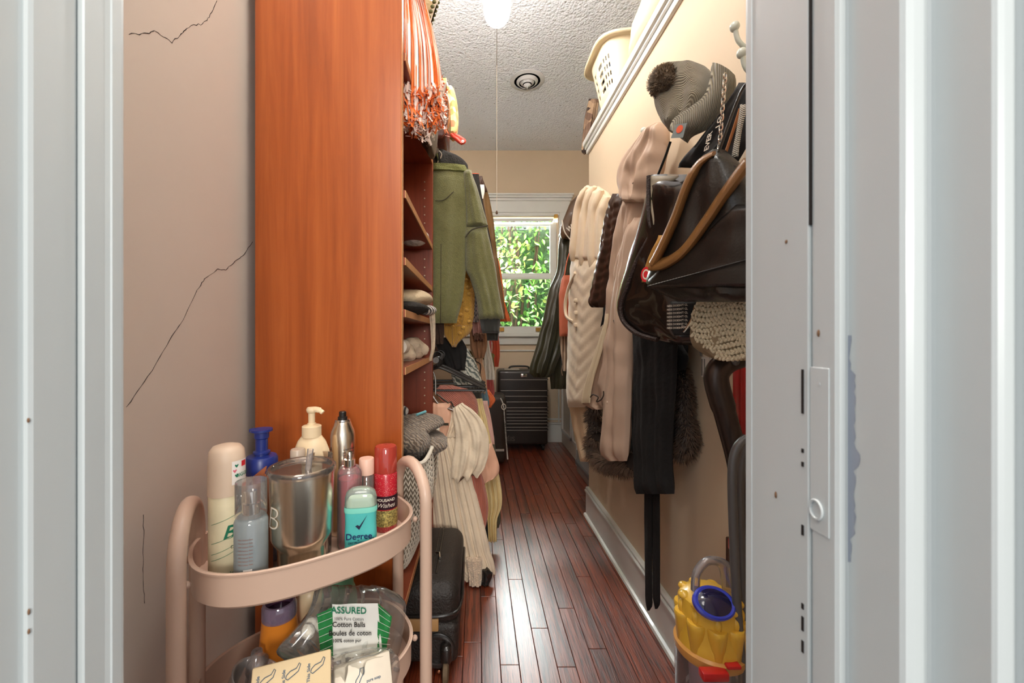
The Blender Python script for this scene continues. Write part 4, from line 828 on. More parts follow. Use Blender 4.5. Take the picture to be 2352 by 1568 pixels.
# ================================================================ RIGHT SIDE: coats, bags, vacuum
def slabsheet(name, rows, pl, mat, par, th=.04, fold=.005, nf=2.5, **k): return obj(name, sheet(rows, pl, th, fold, nf, **k), mat, par)
def pt(pl, *ps, off=0): return [pl.at(x, y, off) for x, y in ps]
hookm = M('hook_enamel', C(206, 214, 206), .3, coat=.3)
def hook(label, px, py, X=.618):
    # double coat hook on the wall: plate, long upper prong, short lower prong
    q = PX(X).at(px, py); g = thing('coat_hook', label, 'hook', q, 'white coat hooks along the right wall')
    obj('plate', B(q+Vector((-.004, -.011, -.045)), q+Vector((.003, .011, .02)), .002, 1), hookm, g)
    P = smoothpts([q+Vector((0, 0, -.01)), q+Vector((-.028, 0, -.006)), q+Vector((-.052, 0, .012)), q+Vector((-.060, 0, .040))], 5)
    obj('prong', T(P, [.0055]*8+[.005]*8, seg=10), hookm, g); obj('tip', ball(nb(), q+Vector((-.061, 0, .044)), .010, 1, 1, 1.1, 12, 9), hookm, g)
    obj('lower_prong', T(smoothpts([q+Vector((0, 0, -.03)), q+Vector((-.02, 0, -.045)), q+Vector((-.036, 0, -.038)), q+Vector((-.040, 0, -.026))], 4), .0045, seg=8), hookm, g); return g
hook('pale coat hook with nothing on it above the grey beanie', 1752, 108)
hook('pale coat hook carrying the beanie, totes and straps', 1770, 170)
hook('coat hook hidden behind the taupe raincoat hood', 1520, 330)
hook('coat hook behind the cream quilted coat', 1408, 470)
# --- dark olive rain jacket beyond the partition end
rj = M('rain_olive', C(52, 50, 30), .38, var=.25, vs=7, bump=.25, bs=22, coat=.1)
rjb = M('rain_brown', C(92, 66, 44), .4, var=.25, vs=9, bump=.25, bs=26)
A = PL((.33, 2.62), (.74, 2.80))
g = thing('rain_jacket', 'dark olive rain jacket hanging furthest right of the window', 'jacket', A.at(1270, 892))
slabsheet('sleeve', [(520, 1292, 1338), (560, 1284, 1330), (620, 1280, 1318), (665, 1262, 1312), (740, 1247, 1300), (800, 1231, 1290), (856, 1216, 1270), (866, 1226, 1262)], A, rj, g, .07, .009, 2, seed=101, nr=34)
slabsheet('body', [(510, 1310, 1352), (600, 1300, 1350), (700, 1285, 1345), (800, 1268, 1315), (850, 1262, 1312), (893, 1265, 1305)], PL((.37, 2.72), (.76, 2.88)), rj, g, .06, .008, 2, seed=102, nr=34)
slabsheet('hood', [(446, 1328, 1356), (462, 1312, 1356), (490, 1300, 1352), (525, 1288, 1340), (548, 1290, 1332)], PL((.33, 2.56), (.74, 2.72)), rjb, g, .08, .008, 2, seed=103)
t_o = PL((.33, 2.50), (.74, 2.66)); ux = (t_o.at(1330, 505)-t_o.at(1300, 530)).normalized(); tm_ = planemap(t_o.at(1318, 517), Vector((ux.x, ux.y, ux.z)), Vector((-.45, -.1, .9)), .002)
text('print', 'WALK', .045, tm_, wht, g, True)
obj('lanyard', T(smoothpts(pt(t_o, (1291, 505), (1296, 530), (1308, 548), (1316, 552)), 5), .004, seg=6), wht, g)
obj('drawcord', T(smoothpts(pt(PL((.37, 2.66), (.76, 2.82)), (1292, 838), (1290, 852), (1292, 862)), 4), .003, seg=6), M('cord_tan', C(170, 140, 110), .8), g)
# terracotta bag and plaid shirt
A = PL((.42, 2.44), (.74, 2.60)); ter = M('terracotta_leather', C(196, 104, 74), .5, var=.05, bump=.1)
g = thing('tote_bag', 'slim terracotta leather tote between the rain jacket and the cream coat', 'bag', A.at(1297, 772))
slabsheet('body', [(632, 1294, 1330), (642, 1290, 1332), (675, 1284, 1330), (772, 1285, 1326)], A, ter, g, .05, .002, 1, seed=104, lin=True)
obj('strap', T(smoothpts(pt(A, (1296, 636), (1302, 600), (1310, 575), (1318, 555)), 5), .004, seg=7), ter, g)
g = thing('shirt', 'brown striped shirt hanging under the terracotta tote', 'shirt', A.at(1297, 850)); slabsheet('body', [(760, 1284, 1318), (800, 1288, 1320), (852, 1294, 1318)], PL((.43, 2.50), (.75, 2.66)), stripes('brown_stripe', C(110, 84, 62), C(206, 180, 152), 16, 'X', bump=.1), g, .03, .006, seed=105)
# --- cream quilted puffer
A = PL((.49, 2.2), (.57, 1.75)); cq = M('cream_quilt', C(228, 206, 176), .7, var=.04, bump=.15, bs=40, sheen=.2)
g = thing('quilted_coat', 'long cream quilted coat with chevron stitching', 'coat', A.at(1345, 1062))
slabsheet('body', [(590, 1312, 1402), (660, 1308, 1402), (740, 1306, 1398), (820, 1304, 1388), (880, 1302, 1378), (935, 1304, 1372)], A, cq, g, .07, .003, 1, seed=106, quilt=11, qs=.16, nr=66, nc=24)
for i, (a, b_) in enumerate((((1350, 428), (1316, 600)), ((1366, 428), (1338, 610)), ((1382, 436), (1362, 620)), ((1396, 452), (1386, 620)))):
    P = PL((.475, 2.2), (.555, 1.75)); obj('quilt_channel', T(smoothpts(pt(P, a, (a[0]*.6+b_[0]*.4-6, a[1]*.6+b_[1]*.4-20), (a[0]*.3+b_[0]*.7-5, a[1]*.3+b_[1]*.7), b_), 8), [.032*min(1, .35+k/7)*min(1, .45+(24-k)/8) for k in range(25)], seg=14, flat=.8), cq, g)
slabsheet('collar', [(428, 1345, 1376), (440, 1336, 1392), (470, 1326, 1412), (520, 1318, 1414), (600, 1312, 1404)], PL((.50, 2.2), (.575, 1.76)), cq, g, .07, .004, 2, seed=107)
slabsheet('sleeve', [(600, 1378, 1410), (650, 1370, 1402), (700, 1362, 1390)], PL((.48, 2.1), (.56, 1.78)), cq, g, .05, .003, 1, seed=108, quilt=5)
obj('placket', T(smoothpts(pt(PL((.465, 2.2), (.565, 1.75)), (1334, 600), (1328, 680), (1325, 740), (1324, 800)), 6), .016, seg=10, flat=.6), cq, g)
for k in range(3):
    q = PL((.45, 2.2), (.55, 1.75)).at(1326, 690+28*k); obj('toggle', B(q-Vector((.018, .01, .010)), q+Vector((.018, .01, .010)), .005, 2), cq, g)
obj('strap_loop', T(smoothpts(pt(PL((.45, 2.22), (.55, 1.8)), (1322, 625), (1306, 660), (1298, 700), (1302, 728), (1318, 740)), 7), .014, seg=10, flat=.55), cq, g)
slabsheet('lining', [(920, 1306, 1372), (960, 1312, 1378), (1010, 1322, 1384), (1060, 1334, 1376)], PL((.53, 2.2), (.59, 1.78)), M('cream_lining', C(226, 196, 160), .6, var=.05), g, .03, .006, 2.4, seed=109)
# --- brown puffer sleeve
A = PL((.455, 1.9), (.525, 1.58)); bp = M('brown_puffer', C(58, 36, 26), .35, var=.15, bump=.3, bs=18, coat=.15)
g = thing('puffer_jacket', 'dark brown puffer jacket sleeve between cream coat and taupe raincoat', 'jacket', A.at(1385, 705))
slabsheet('sleeve', [(445, 1408, 1432), (500, 1394, 1432), (560, 1382, 1426), (620, 1370, 1412), (675, 1358, 1400), (700, 1354, 1392), (706, 1358, 1388)], A, bp, g, .055, .004, 1.5, seed=110, quilt=13, qs=.05, nr=60)
slabsheet('body', [(620, 1395, 1425), (720, 1385, 1412), (785, 1372, 1392)], PL((.53, 1.93), (.585, 1.62)), M('black_jersey', C(26, 24, 24), .9), g, .02, .003, seed=111)
# --- taupe raincoat
tp = M('taupe_shell', C(196, 168, 146), .55, var=.06, vs=5, bump=.22, bs=14); A = PL((.44, 1.80), (.565, 1.25))
g = thing('raincoat', 'taupe hooded raincoat with zipped pocket, hanging in the middle of the wall', 'coat', A.at(1410, 1056))
slabsheet('hood', [(282, 1506, 1522), (300, 1488, 1530), (340, 1452, 1528), (380, 1426, 1520), (415, 1420, 1512), (440, 1424, 1500), (465, 1434, 1492)], PL((.41, 1.72), (.555, 1.22)), tp, g, .07, .009, 2.4, seed=112, nr=34, nc=26)
slabsheet('body', [(440, 1434, 1500), (500, 1424, 1480), (560, 1415, 1472), (620, 1405, 1460), (700, 1396, 1456), (760, 1388, 1456), (820, 1372, 1458), (880, 1352, 1456), (925, 1340, 1452), (940, 1362, 1448)], A, tp, g, .06, .012, 2.0, seed=113, nr=40, nc=30)
slabsheet('sleeve', [(500, 1446, 1478), (580, 1428, 1468), (680, 1410, 1456), (780, 1400, 1452), (860, 1398, 1452), (940, 1390, 1450), (1000, 1386, 1447), (1045, 1384, 1445), (1058, 1400, 1442)], PL((.40, 1.72), (.54, 1.30)), tp, g, .06, .008, 1.2, seed=114)
Q = PL((.385, 1.72), (.525, 1.24))
zipm = M('zip_grey', C(120, 104, 92), .5, .3)
obj('pocket_zip', T(smoothpts(pt(Q, (1410, 735), (1416, 760), (1416, 795)), 5), .003, seg=6), zipm, g)
obj('chest_zip', T(smoothpts(pt(Q, (1452, 425), (1462, 415), (1474, 408)), 5), .005, seg=6), zipm, g)
obj('belt_tape', sheet([(720, 1392, 1398), (800, 1370, 1384), (880, 1345, 1362), (925, 1336, 1356)], PL((.40, 1.86), (.52, 1.28)), .008, .001, 1, seed=3), M('pale_tape', C(226, 206, 172), .7), g)
obj('hem_cord', T(smoothpts(pt(Q, (1356, 912), (1362, 906), (1374, 912), (1370, 922), (1380, 918), (1386, 908), (1386, 898)), 5), .0025, seg=6), M('cord_dark', C(60, 48, 40), .9), g)
obj('snap', ball(nb(), Q.at(1396, 924), .006, 1, .5, 1, 10, 7), tp, g)
# --- black fur-trimmed coat behind
bc = M('black_wool_coat', C(20, 18, 18), .9, var=.2, bump=.2, bs=70)
A = PL((.565, 1.95), (.592, 1.10)); g = thing('fur_trim_coat', 'black coat with thick brown fur trim hanging against the wall', 'coat', A.at(1470, 1085))
slabsheet('body', [(700, 1432, 1578), (800, 1440, 1580), (880, 1420, 1574), (960, 1400, 1568), (1030, 1400, 1560), (1050, 1410, 1552)], A, bc, g, .035, .006, 3, seed=115)
slabsheet('cape_fold', [(790, 1500, 1565), (820, 1510, 1580), (850, 1530, 1572)], PL((.52, 1.7), (.57, 1.08)), bc, g, .03, .004, 1, seed=116)
fur = M('brown_fur', C(108, 84, 66), .8, var=.45, vs=60, sheen=.3); fur2 = M('dark_fur', C(52, 38, 30), .8, var=.3, vs=60)
def furtrim(pts, r, n, seed):
    rr = random.Random(seed); P = smoothpts(pts, 10); bm = tube(nb(), P, [r*.75]*len(P), 10); base_ = obj('fur_roll', bm, fur2, g); bm = nb()
    for i in range(n):
        k = rr.uniform(0, len(P)-1.01); j = int(k); p = P[j].lerp(P[j+1], k-j); d = (P[j+1]-P[j]).normalized()
        o = d.orthogonal().normalized(); a = rr.uniform(0, 2*PI); nrm = (Matrix.Rotation(a, 3, d) @ o)
        s = p+nrm*r*.7; e = s+(nrm*1.0+Vector((0, 0, -.75))+d*rr.uniform(-.4, .4)).normalized()*r*rr.uniform(.5, 1.0); w = d.cross(nrm)*.0011
        m_ = (s+e)/2+Vector((0, 0, .002)); bm.faces.new([bm.verts.new(x) for x in (s-w, s+w, m_+w*.7, e, m_-w*.7)])
    stuff(obj('fur_hair', bm, fur, base_, False))
furtrim(pt(PL((.50, 1.95), (.56, 1.30)), (1370, 930), (1362, 960), (1366, 985), (1372, 1000)), .034, 1500, 1)
furtrim(pt(PL((.50, 1.95), (.56, 1.30)), (1374, 1000), (1364, 1025), (1372, 1050), (1400, 1062), (1430, 1066), (1456, 1060)), .040, 3200, 2)
furtrim(pt(A, (1558, 850), (1568, 890), (1572, 930), (1570, 960)), .026, 1300, 3)
furtrim(pt(A, (1572, 965), (1580, 995), (1578, 1025), (1562, 1040)), .028, 1400, 4)
# black scarf and belt
A = PL((.47, 1.42), (.535, 1.08)); g = thing('scarf', 'long plain black scarf hanging in front of the fur-trimmed coat', 'scarf', A.at(1500, 1134))
slabsheet('cloth', [(720, 1450, 1560), (800, 1455, 1556), (900, 1456, 1552), (1000, 1457, 1545), (1080, 1457, 1543), (1120, 1458, 1546), (1134, 1462, 1548)], A, bc, g, .03, .005, 2.6, seed=117, nr=34, nc=28)
for (x0, x1, yb, lab) in ((1481, 1498, 1402, 'left'), (1499, 1516, 1398, 'right')):
    P = PL((.50, 1.42), (.55, 1.1)) if lab == 'left' else PL((.505, 1.42), (.555, 1.1))
    o = obj('belt', sheet([(1040, x0, x1-1), (1200, x0-1, x1-1), (1370, x0+(1 if lab == 'left' else 0), x1-1), (yb-12, x0+3, x1), (yb, x0+6, x1-7)], P, .010, .001, 1, seed=5, lin=True), bc)
    tag(o, 'black coat belt strip below the scarf, '+('the one nearer the window' if lab == 'left' else 'the one nearer the vacuum'), 'belt', 'black belt ends below the scarf')
# --- glossy dark bag with piping
A = PL((.41, 1.18), (.54, .93)); dg = M('dark_patent', C(32, 24, 20), .26, var=.3, vs=4, bump=.35, bs=9, coat=.6)
g = thing('backpack', 'glossy dark brown-black backpack with piped edge under the leather tote', 'bag', A.at(1510, 790))
slabsheet('body', [(402, 1494, 1600), (450, 1486, 1640), (520, 1468, 1650), (600, 1442, 1650), (680, 1420, 1650), (720, 1418, 1650), (750, 1440, 1640), (775, 1490, 1630), (792, 1545, 1600)], A, dg, g, .08, .004, 1.1, seed=118, nr=40, nc=28)
Q = PL((.385, 1.165), (.515, .915)); pip = M('piping_brown', C(44, 26, 20), .6, bump=.5, bs=200)
obj('piping', T(smoothpts(pt(Q, (1528, 440), (1520, 500), (1492, 545), (1462, 600), (1440, 660), (1426, 700), (1430, 735), (1462, 765), (1510, 780)), 8), .0065, seg=8), pip, g)
obj('piping', T(smoothpts(pt(Q, (1490, 404), (1490, 470), (1496, 520), (1520, 528)), 6), .006, seg=8), pip, g)
slabsheet('side_panel', [(404, 1494, 1560), (430, 1494, 1528), (480, 1495, 1516), (522, 1500, 1514)], Q, M('grey_satin', C(150, 140, 122), .35, var=.2), g, .012, .001, 1, seed=119)
slabsheet('gold_panel', [(540, 1512, 1548), (580, 1494, 1530), (620, 1480, 1506), (648, 1474, 1494)], PL((.372, 1.155), (.502, .905)), M('gold_brown', C(172, 126, 66), .35, var=.35, vs=14, bump=.4, bs=20), g, .012, .003, 1.5, seed=133)  # gold-brown panel along the backpack's left side
q = PL((.352, 1.14), (.482, .895)).at(1484, 630); n_ = Q.n; u_ = Vector((-n_.y, n_.x, 0)); mpf = planemap(q, u_ if u_.x > 0 else -u_, (0, 0, 1), .001)
def disc(r0, r1, mat, name):
    bm = nb(); a = [bm.verts.new(mpf(math.cos(2*PI*k/28)*r1*.8, math.sin(2*PI*k/28)*r1)) for k in range(28)]
    if r0:
        b_ = [bm.verts.new(mpf(math.cos(2*PI*k/28)*r0*.8, math.sin(2*PI*k/28)*r0)) for k in range(28)]
        for k in range(28): bm.faces.new((a[k], a[(k+1) % 28], b_[(k+1) % 28], b_[k]))
    else: bm.faces.new(a)
    return obj(name, bm, mat, g, False)
redp = M('red_print', C(216, 40, 50), .5, var=0)
disc(.013, .019, redp, 'logo_ring'); disc(.009, .0128, wht, 'logo_ring'); disc(0, .0085, redp, 'logo_dot')
Q2 = PL((.36, 1.07), (.49, .85)); slabsheet('mesh_pocket', [(692, 1540, 1600), (720, 1538, 1600), (755, 1540, 1592), (770, 1548, 1585)], Q2, M('black_mesh', C(26, 25, 25), .8), g, .015, .001, 1, seed=120)
u2 = Vector((-Q2.n.y, Q2.n.x, 0)); u2 = u2 if u2.x > 0 else -u2
for k in range(7): text('print', "NESS DOESN'T CL", .0062, planemap(Q2.at(1562, 702+8.5*k)+Q2.n*.011, u2, (0, 0, 1), .0), wht, g, True)
obj('zip_pull', T(smoothpts(pt(Q2, (1596, 705), (1590, 730), (1578, 752), (1570, 762), off=.02), 4), .0025, seg=6), chrome, g)
text('print', 'lock', .012, planemap(Q2.at(1582, 750)+Q2.n*.014, u2, (0, 0, 1), 0), wht, g, False, .3)
# --- black leather tote, warm sheen painted into its rolled edges
A = PL((.375, .96), (.50, .66)); lt = M('black_leather', C(26, 24, 22), .36, var=.12, vs=30, bump=.12, bs=220, coat=.15)
brz_sheen = M('bronze_sheen_leather', C(128, 88, 46), .38, var=.2, vs=14, bump=.12, bs=220, coat=.2)  # black leather ridges; the warm reflection is put into their colour
g = thing('leather_tote', 'large black leather tote with bronze-brown folded edges, nearest on the right', 'bag', A.at(1620, 692))  # bronze-brown here is the warm reflection painted on black leather
slabsheet('body', [(344, 1640, 1664), (370, 1612, 1690), (420, 1578, 1720), (500, 1545, 1740), (560, 1520, 1760), (610, 1496, 1780), (650, 1484, 1790), (662, 1500, 1790), (680, 1530, 1790), (693, 1556, 1790)], A, lt, g, .06, .004, 1.6, seed=121, nr=40, nc=28)
Q = PL((.352, .95), (.478, .65))
obj('front_panel', sheet([(470, 1690, 1790), (520, 1640, 1790), (560, 1600, 1790), (600, 1540, 1790), (640, 1492, 1790), (662, 1488, 1790)], PL((.357, .95), (.483, .65)), .04, .002, 1, seed=122), lt, g)
obj('rolled_edge', T(smoothpts(pt(Q, (1640, 352), (1608, 375), (1580, 425), (1552, 500), (1520, 570), (1502, 604)), 8), [.008+.014*min(1, k/12) for k in range(41)], seg=14, flat=.45), brz_sheen, g)
obj('rolled_edge', T(smoothpts(pt(Q, (1502, 606), (1530, 603), (1572, 575), (1620, 512), (1665, 445), (1720, 370)), 8), .020, seg=14, flat=.5), brz_sheen, g)
obj('inner_fold', sheet([(380, 1622, 1690), (430, 1600, 1668), (500, 1572, 1620), (560, 1545, 1580)], PL((.366, .955), (.492, .655)), .02, .004, 1.2, seed=123), M('dark_lining', C(44, 24, 20), .5), g)
st = PL((.330, .95), (.456, .65)); stm = M('thread', C(206, 200, 188), .7); bm = nb()
for k in range(38):
    a = k/38; b_ = (k+.62)/38; f = lambda s: st.at(1492+s*250, 655-s*66); tube(bm, [f(a), f(b_)], .0006, 4)
stuff(obj('stitching', bm, stm, g)); obj('seam', T([st.at(1488, 658), st.at(1760, 585)], .0016, seg=6), M('black_edge', C(16, 15, 14), .5), g)
obj('strap', T(smoothpts(pt(Q, (1650, 350), (1668, 300), (1690, 240), (1712, 195), (1760, 160)), 6), .0055, seg=8, flat=.4), lt, g)
obj('buckle', ball(nb(), Q.at(1614, 371), .004, 1, 1, 1, 8, 6), brz_sheen, g)
# straps, lanyard, chain near the jamb
A = PL((.47, .98), (.55, .72)); g = thing('sling_bag', 'black sling bag straps with white lettering hanging beside the door jamb', 'bag', A.at(1640, 480))
slabsheet('strap_panel', [(190, 1696, 1760), (250, 1660, 1740), (330, 1600, 1720), (385, 1556, 1690)], A, M('black_nylon', C(20, 19, 19), .7), g, .03, .006, 2.5, seed=124)
obj('strap', T(smoothpts(pt(A, (1540, 325), (1528, 360), (1512, 400), off=.03), 5), .006, seg=8, flat=.4), M('black_nylon', C(20, 19, 19), .7), g)
obj('tan_strap', T(smoothpts(pt(A, (1700, 250), (1684, 300), (1668, 348), off=.035), 5), .0065, seg=8, flat=.35), M('tan_leather', C(176, 116, 70), .5), g)
uA = Vector((-A.n.y, A.n.x, 0)); uA = uA if uA.x > 0 else -uA
for k, (x, y) in enumerate(((1656, 330), (1682, 345), (1682, 285))): text('print', ('EVER', 'RE', 'LO')[k], .016, planemap(A.at(x, y)+A.n*.034, (uA*.3+Vector((0, 0, .95))), -uA, .0), wht, g, True)
ch_ = thing('chain_strap', 'silver chain bag strap hanging at the door jamb', 'chain', A.at(1690, 360))
for k in range(17):
    q = A.at(1706-.9*k, 185+10.5*k)+A.n*.045; R_ = Matrix.Rotation(PI/2*(k % 2)+.4, 3, 'Z'); obj('link', T([R_ @ Vector((math.cos(a)*.0036, 0, math.sin(a)*.0065))+q for a in [2*PI*j/12 for j in range(13)]], .0011, seg=5, caps=False), chrome, ch_)
o = obj('lanyard', sheet([(240, 1700, 1716), (300, 1692, 1704), (360, 1682, 1696)], PL((.43, .90), (.52, .68)), .006, .001, 1, seed=4), stripes('lanyard_weave', C(222, 214, 196), C(40, 38, 36), 90, 'Z', bump=.3, hard=True)); tag(o, 'black and white woven lanyard next to the chain strap', 'lanyard')
# --- beanie
A = PL((.41, 1.02), (.56, .86)); gk = stripes('grey_rib_knit', C(122, 114, 98), C(160, 152, 134), 170, 'DIAGONAL', bump=.5, rough=.95); gk2 = stripes('grey_rib_cuff', C(128, 120, 100), C(172, 164, 142), 110, 'X', bump=.9, rough=.95)
g = thing('beanie', 'grey-beige knit beanie with a pompom hanging on the hook', 'hat', A.at(1570, 328))
slabsheet('crown', [(150, 1560, 1612), (158, 1530, 1628), (180, 1520, 1640), (215, 1505, 1645), (250, 1506, 1630), (280, 1520, 1600), (300, 1535, 1570)], A, gk, g, .10, .007, 1.5, seed=125, nr=30, nc=26)
Q = PL((.385, 1.0), (.535, .84))
def ribbon(name, top, bot, pl, mat, par, th=.02, n=26, seed=1):           # a band between two pixel polylines
    bm = nb(); T1, T2 = smoothpts([Vector((x, y, 0)) for x, y in top], 8), smoothpts([Vector((x, y, 0)) for x, y in bot], 8); m_ = 8; rows_ = []
    for a, b_ in zip(T1, T2):
        ring = []
        for k in range(m_+1): s = k/m_; q = a.lerp(b_, s); ring.append(bm.verts.new(pl.at(q.x, q.y)+pl.n*(th*(1-(2*s-1)**2)**.5)))
        for k in range(m_-1, 0, -1): s = k/m_; q = a.lerp(b_, s); ring.append(bm.verts.new(pl.at(q.x, q.y)-pl.n*(th*(1-(2*s-1)**2)**.5)))
        rows_.append(ring)
    mm = len(rows_[0])
    for a, b_ in zip(rows_, rows_[1:]):
        for k in range(mm): bm.faces.new((a[k], a[(k+1) % mm], b_[(k+1) % mm], b_[k]))
    bm.faces.new(rows_[0][::-1]); bm.faces.new(rows_[-1]); return obj(name, bm, mat, par)
ribbon('cuff', [(1541, 300), (1548, 276), (1580, 252), (1618, 222), (1632, 175), (1636, 150)], [(1577, 326), (1590, 312), (1630, 292), (1668, 248), (1690, 200), (1688, 172)], Q, gk2, g, .028)
ribbon('top_fold', [(1632, 172), (1634, 152), (1645, 150)], [(1660, 185), (1664, 168), (1660, 158)], PL((.38, 1.0), (.53, .84)), gk2, g, .012)
q = PL((.37, 1.0), (.52, .84)).at(1523, 186); bm = nb(); ball(bm, q, .031, 1, 1, 1, 24, 16)
for v in bm.verts: v.co += (v.co-q).normalized()*.004*noise.noise(v.co*220)
po = obj('pompom', bm, M('pompom_yarn', C(112, 96, 80), .95, var=.4, vs=90, bump=1, bs=200), g); rr = random.Random(4); bm = nb()
for i in range(1700):
    d = Vector((rr.gauss(0, 1), rr.gauss(0, 1), rr.gauss(0, 1))).normalized(); s = q+d*.029; e = q+d*rr.uniform(.034, .038); w = d.orthogonal().normalized()*.0012
    bm.faces.new([bm.verts.new(x) for x in (s-w, s+w, e+w*.8, e-w*.8)])
stuff(obj('yarn_tufts', bm, M('pompom_yarn2', C(142, 124, 104), .95, var=.4, vs=90), po, False))
Q3 = PL((.352, .975), (.502, .815)); ul = Vector((-Q3.n.y, Q3.n.x, 0)); ul = ul if ul.x > 0 else -ul; pm3 = planemap(Q3.at(1560, 300), (ul*.9+Vector((0, 0, -.35))), (ul*.35+Vector((0, 0, .9))), .0)
bm = nb(); bm.faces.new([bm.verts.new(pm3(x, y)) for x, y in ((-.013, -.016), (.014, -.014), (.011, .016), (-.012, .013))]); obj('patch', bm, M('patch_grey', C(120, 128, 128), .7), g, False)
bm = nb(); bm.faces.new([bm.verts.new(pm3(.007*math.cos(a), .003+.0085*math.sin(a))+Q3.n*.0008) for a in [2*PI*k/18 for k in range(18)]]); obj('patch_emblem', bm, M('orange_red', C(216, 84, 44), .6), g, False)
# --- crochet bag
A = PL((.47, .92), (.545, .70)); cr = M('crochet_cream', C(206, 192, 164), .9, var=.08, bump=.4, bs=160)
g = thing('crochet_bag', 'chunky cream crochet bag hanging below the black leather tote', 'bag', A.at(1660, 828))
rows_c = [(688, 1604, 1770), (715, 1590, 1770), (760, 1586, 1770), (795, 1594, 1770), (815, 1622, 1770), (828, 1650, 1760)]
slabsheet('body', rows_c, A, M('crochet_base', C(150, 132, 104), .95), g, .06, .003, 2, seed=126)
bm = nb(); rr = random.Random(8); Q = PL((.438, .92), (.513, .70))
for j in range(11):
    y = 694+j*12.4; a = 1606-16*math.sin(PI*min(1, j/8))+max(0, j-7)*15
    for i in range(int((1745-a)/9)+1):
        for s in (-1, 1):
            q = Q.at(a+i*9+(4 if j % 2 else 0)+2*s, y+s*0+5*math.sin(i*.5))+Q.n*rr.uniform(-.002, .002)
            ball(bm, q, .0062, .62, .62, 1.25, 7, 5, Matrix.Rotation(s*.75*(1 if j % 2 else -1), 3, 'Y'))
stuff(obj('stitches', bm, cr, g))
slabsheet('lining', [(684, 1620, 1770), (694, 1600, 1770)], PL((.455, .92), (.53, .70)), M('rust_lining', C(150, 74, 50), .8), g, .03, .002, 1, seed=3, nr=6)
o = thing('paper_gift_bag', 'small white ribbed paper bag hanging under the crochet bag', 'bag', PX(.585).at(1626, 864)); A = PL((.555, .99), (.575, .92))
obj('body', B(A.at(1612, 864), A.at(1645, 822)+Vector((.012, .01, 0)), .001, 1), M('white_paper', C(226, 224, 216), .7), o, False)
for k in range(5): obj('rib', T([A.at(1613+6*k, 824)+Vector((-.003, -.004, 0)), A.at(1613+6*k, 862)+Vector((-.003, -.004, 0))], .0012, seg=5), M('grey_line', C(120, 118, 112), .7), o)
obj('handle', T(smoothpts([A.at(1610, 818), A.at(1612, 800), A.at(1640, 808), A.at(1642, 820)], 5), .003, seg=6), M('grey_line', C(120, 118, 112), .7), o)
# ================================================================ vacuum cleaner
VX, VY = .492, .85; yl = M('vacuum_yellow', C(232, 184, 66), .32, var=.04, coat=.3); bl_ = M('vacuum_black', C(34, 30, 28), .3, coat=.3, var=.1); rd = M('vacuum_red', C(190, 32, 34), .3, coat=.3); gr = M('hose_grey', C(96, 94, 94), .35, .3)
g = thing('vacuum_cleaner', 'yellow and black upright vacuum cleaner against the right wall', 'vacuum', (VX, VY, 0))
c0 = Vector((VX, VY, 0)); cl = clear('bin_clear', (.90, .86, .86), .25, .04, .08)
obj('base_head', B((VX-.13, VY-.16, .0), (VX+.10, VY+.12, .075), .02, 3), bl_, g)
obj('motor_housing', L([(.075, .07), (.078, .08), (.078, .125), (.06, .14), (.001, .14)], c0, seg=32), bl_, g)
obj('bin', L([(.055, .14), (.066, .15), (.0665, .345)], c0, seg=40, caps=False), cl, g)
obj('inner_cyclone', L([(.03, .16), (.034, .18), (.04, .30), (.05, .335), (.001, .336)], c0, seg=30), M('cyclone_lilac', C(176, 160, 176), .4), g)
obj('bin_top', L([(.067, .335), (.069, .342), (.069, .352), (.064, .357), (.001, .358)], c0, seg=40), M('bin_rim', C(206, 150, 80), .3), g)
cy = obj('cyclone_shroud', L([(.064, .352), (.0645, .372), (.058, .40), (.060, .425), (.056, .448), (.040, .460), (.001, .464)], c0, seg=40), yl, g)
for k in range(9):
    a = 2*PI*k/9+.25; d = Vector((math.cos(a), math.sin(a), 0))
    bm = L([(.008, .352), (.0135, .358), (.0185, .405), (.0195, .412), (.018, .416), (.001, .417)], c0+d*.052, seg=14); o = obj('cone', bm, yl, g)
    obj('bump', ball(nb(), c0+d*.056+Vector((0, 0, .425)), .010, .8, .8, 1.5, 10, 8), yl, o)
    obj('dome', ball(nb(), c0+d*.050+Vector((0, 0, .448)), .013, 1, 1, .7, 10, 8), yl, o)
Rm = Matrix.Rotation(math.radians(-38), 3, 'X') @ Matrix.Rotation(math.radians(12), 3, 'Y')
qb = at(1640, 1384, VY-.045); bm = L([(.041, -.006), (.041, .002), (.037, .005), (.033, .004)], qb, seg=36, mtx=Matrix.Rotation(math.radians(42), 3, 'X'), sy=.75); lens = obj('lens_ring', bm, M('blue_plastic', C(52, 66, 190), .25, coat=.4), g)
obj('lens', L([(.034, .003), (.026, .008), (.012, .011), (.001, .012)], qb, seg=30, mtx=Matrix.Rotation(math.radians(42), 3, 'X'), sy=.75), M('dark_blue_lens', C(24, 20, 60), .12, coat=.8), lens)
P = [at(x, y, VY-.01) for x, y in ((1597, 1352), (1600, 1318), (1618, 1292), (1640, 1287), (1662, 1297), (1672, 1330), (1676, 1370))]
obj('carry_handle', T(smoothpts(P, 7), .014, seg=14, flat=.6), clear('handle_clear', (.86, .80, .80), .35, .04, .14), g)
obj('red_catch', B(at(1672, 1540, VY-.075), at(1690, 1512, VY-.055)+Vector((0, .01, 0)), .003, 2), rd, g)
obj('red_catch', B(at(1616, 1568, VY-.082), at(1668, 1536, VY-.07)+Vector((0, .008, 0)), .003, 2), rd, g)
P = [at(x, y, VY+.02) for x, y in ((1712, 1700), (1712, 1500), (1712, 1250), (1700, 1090), (1668, 960), (1646, 880), (1650, 850), (1675, 828), (1712, 816))]
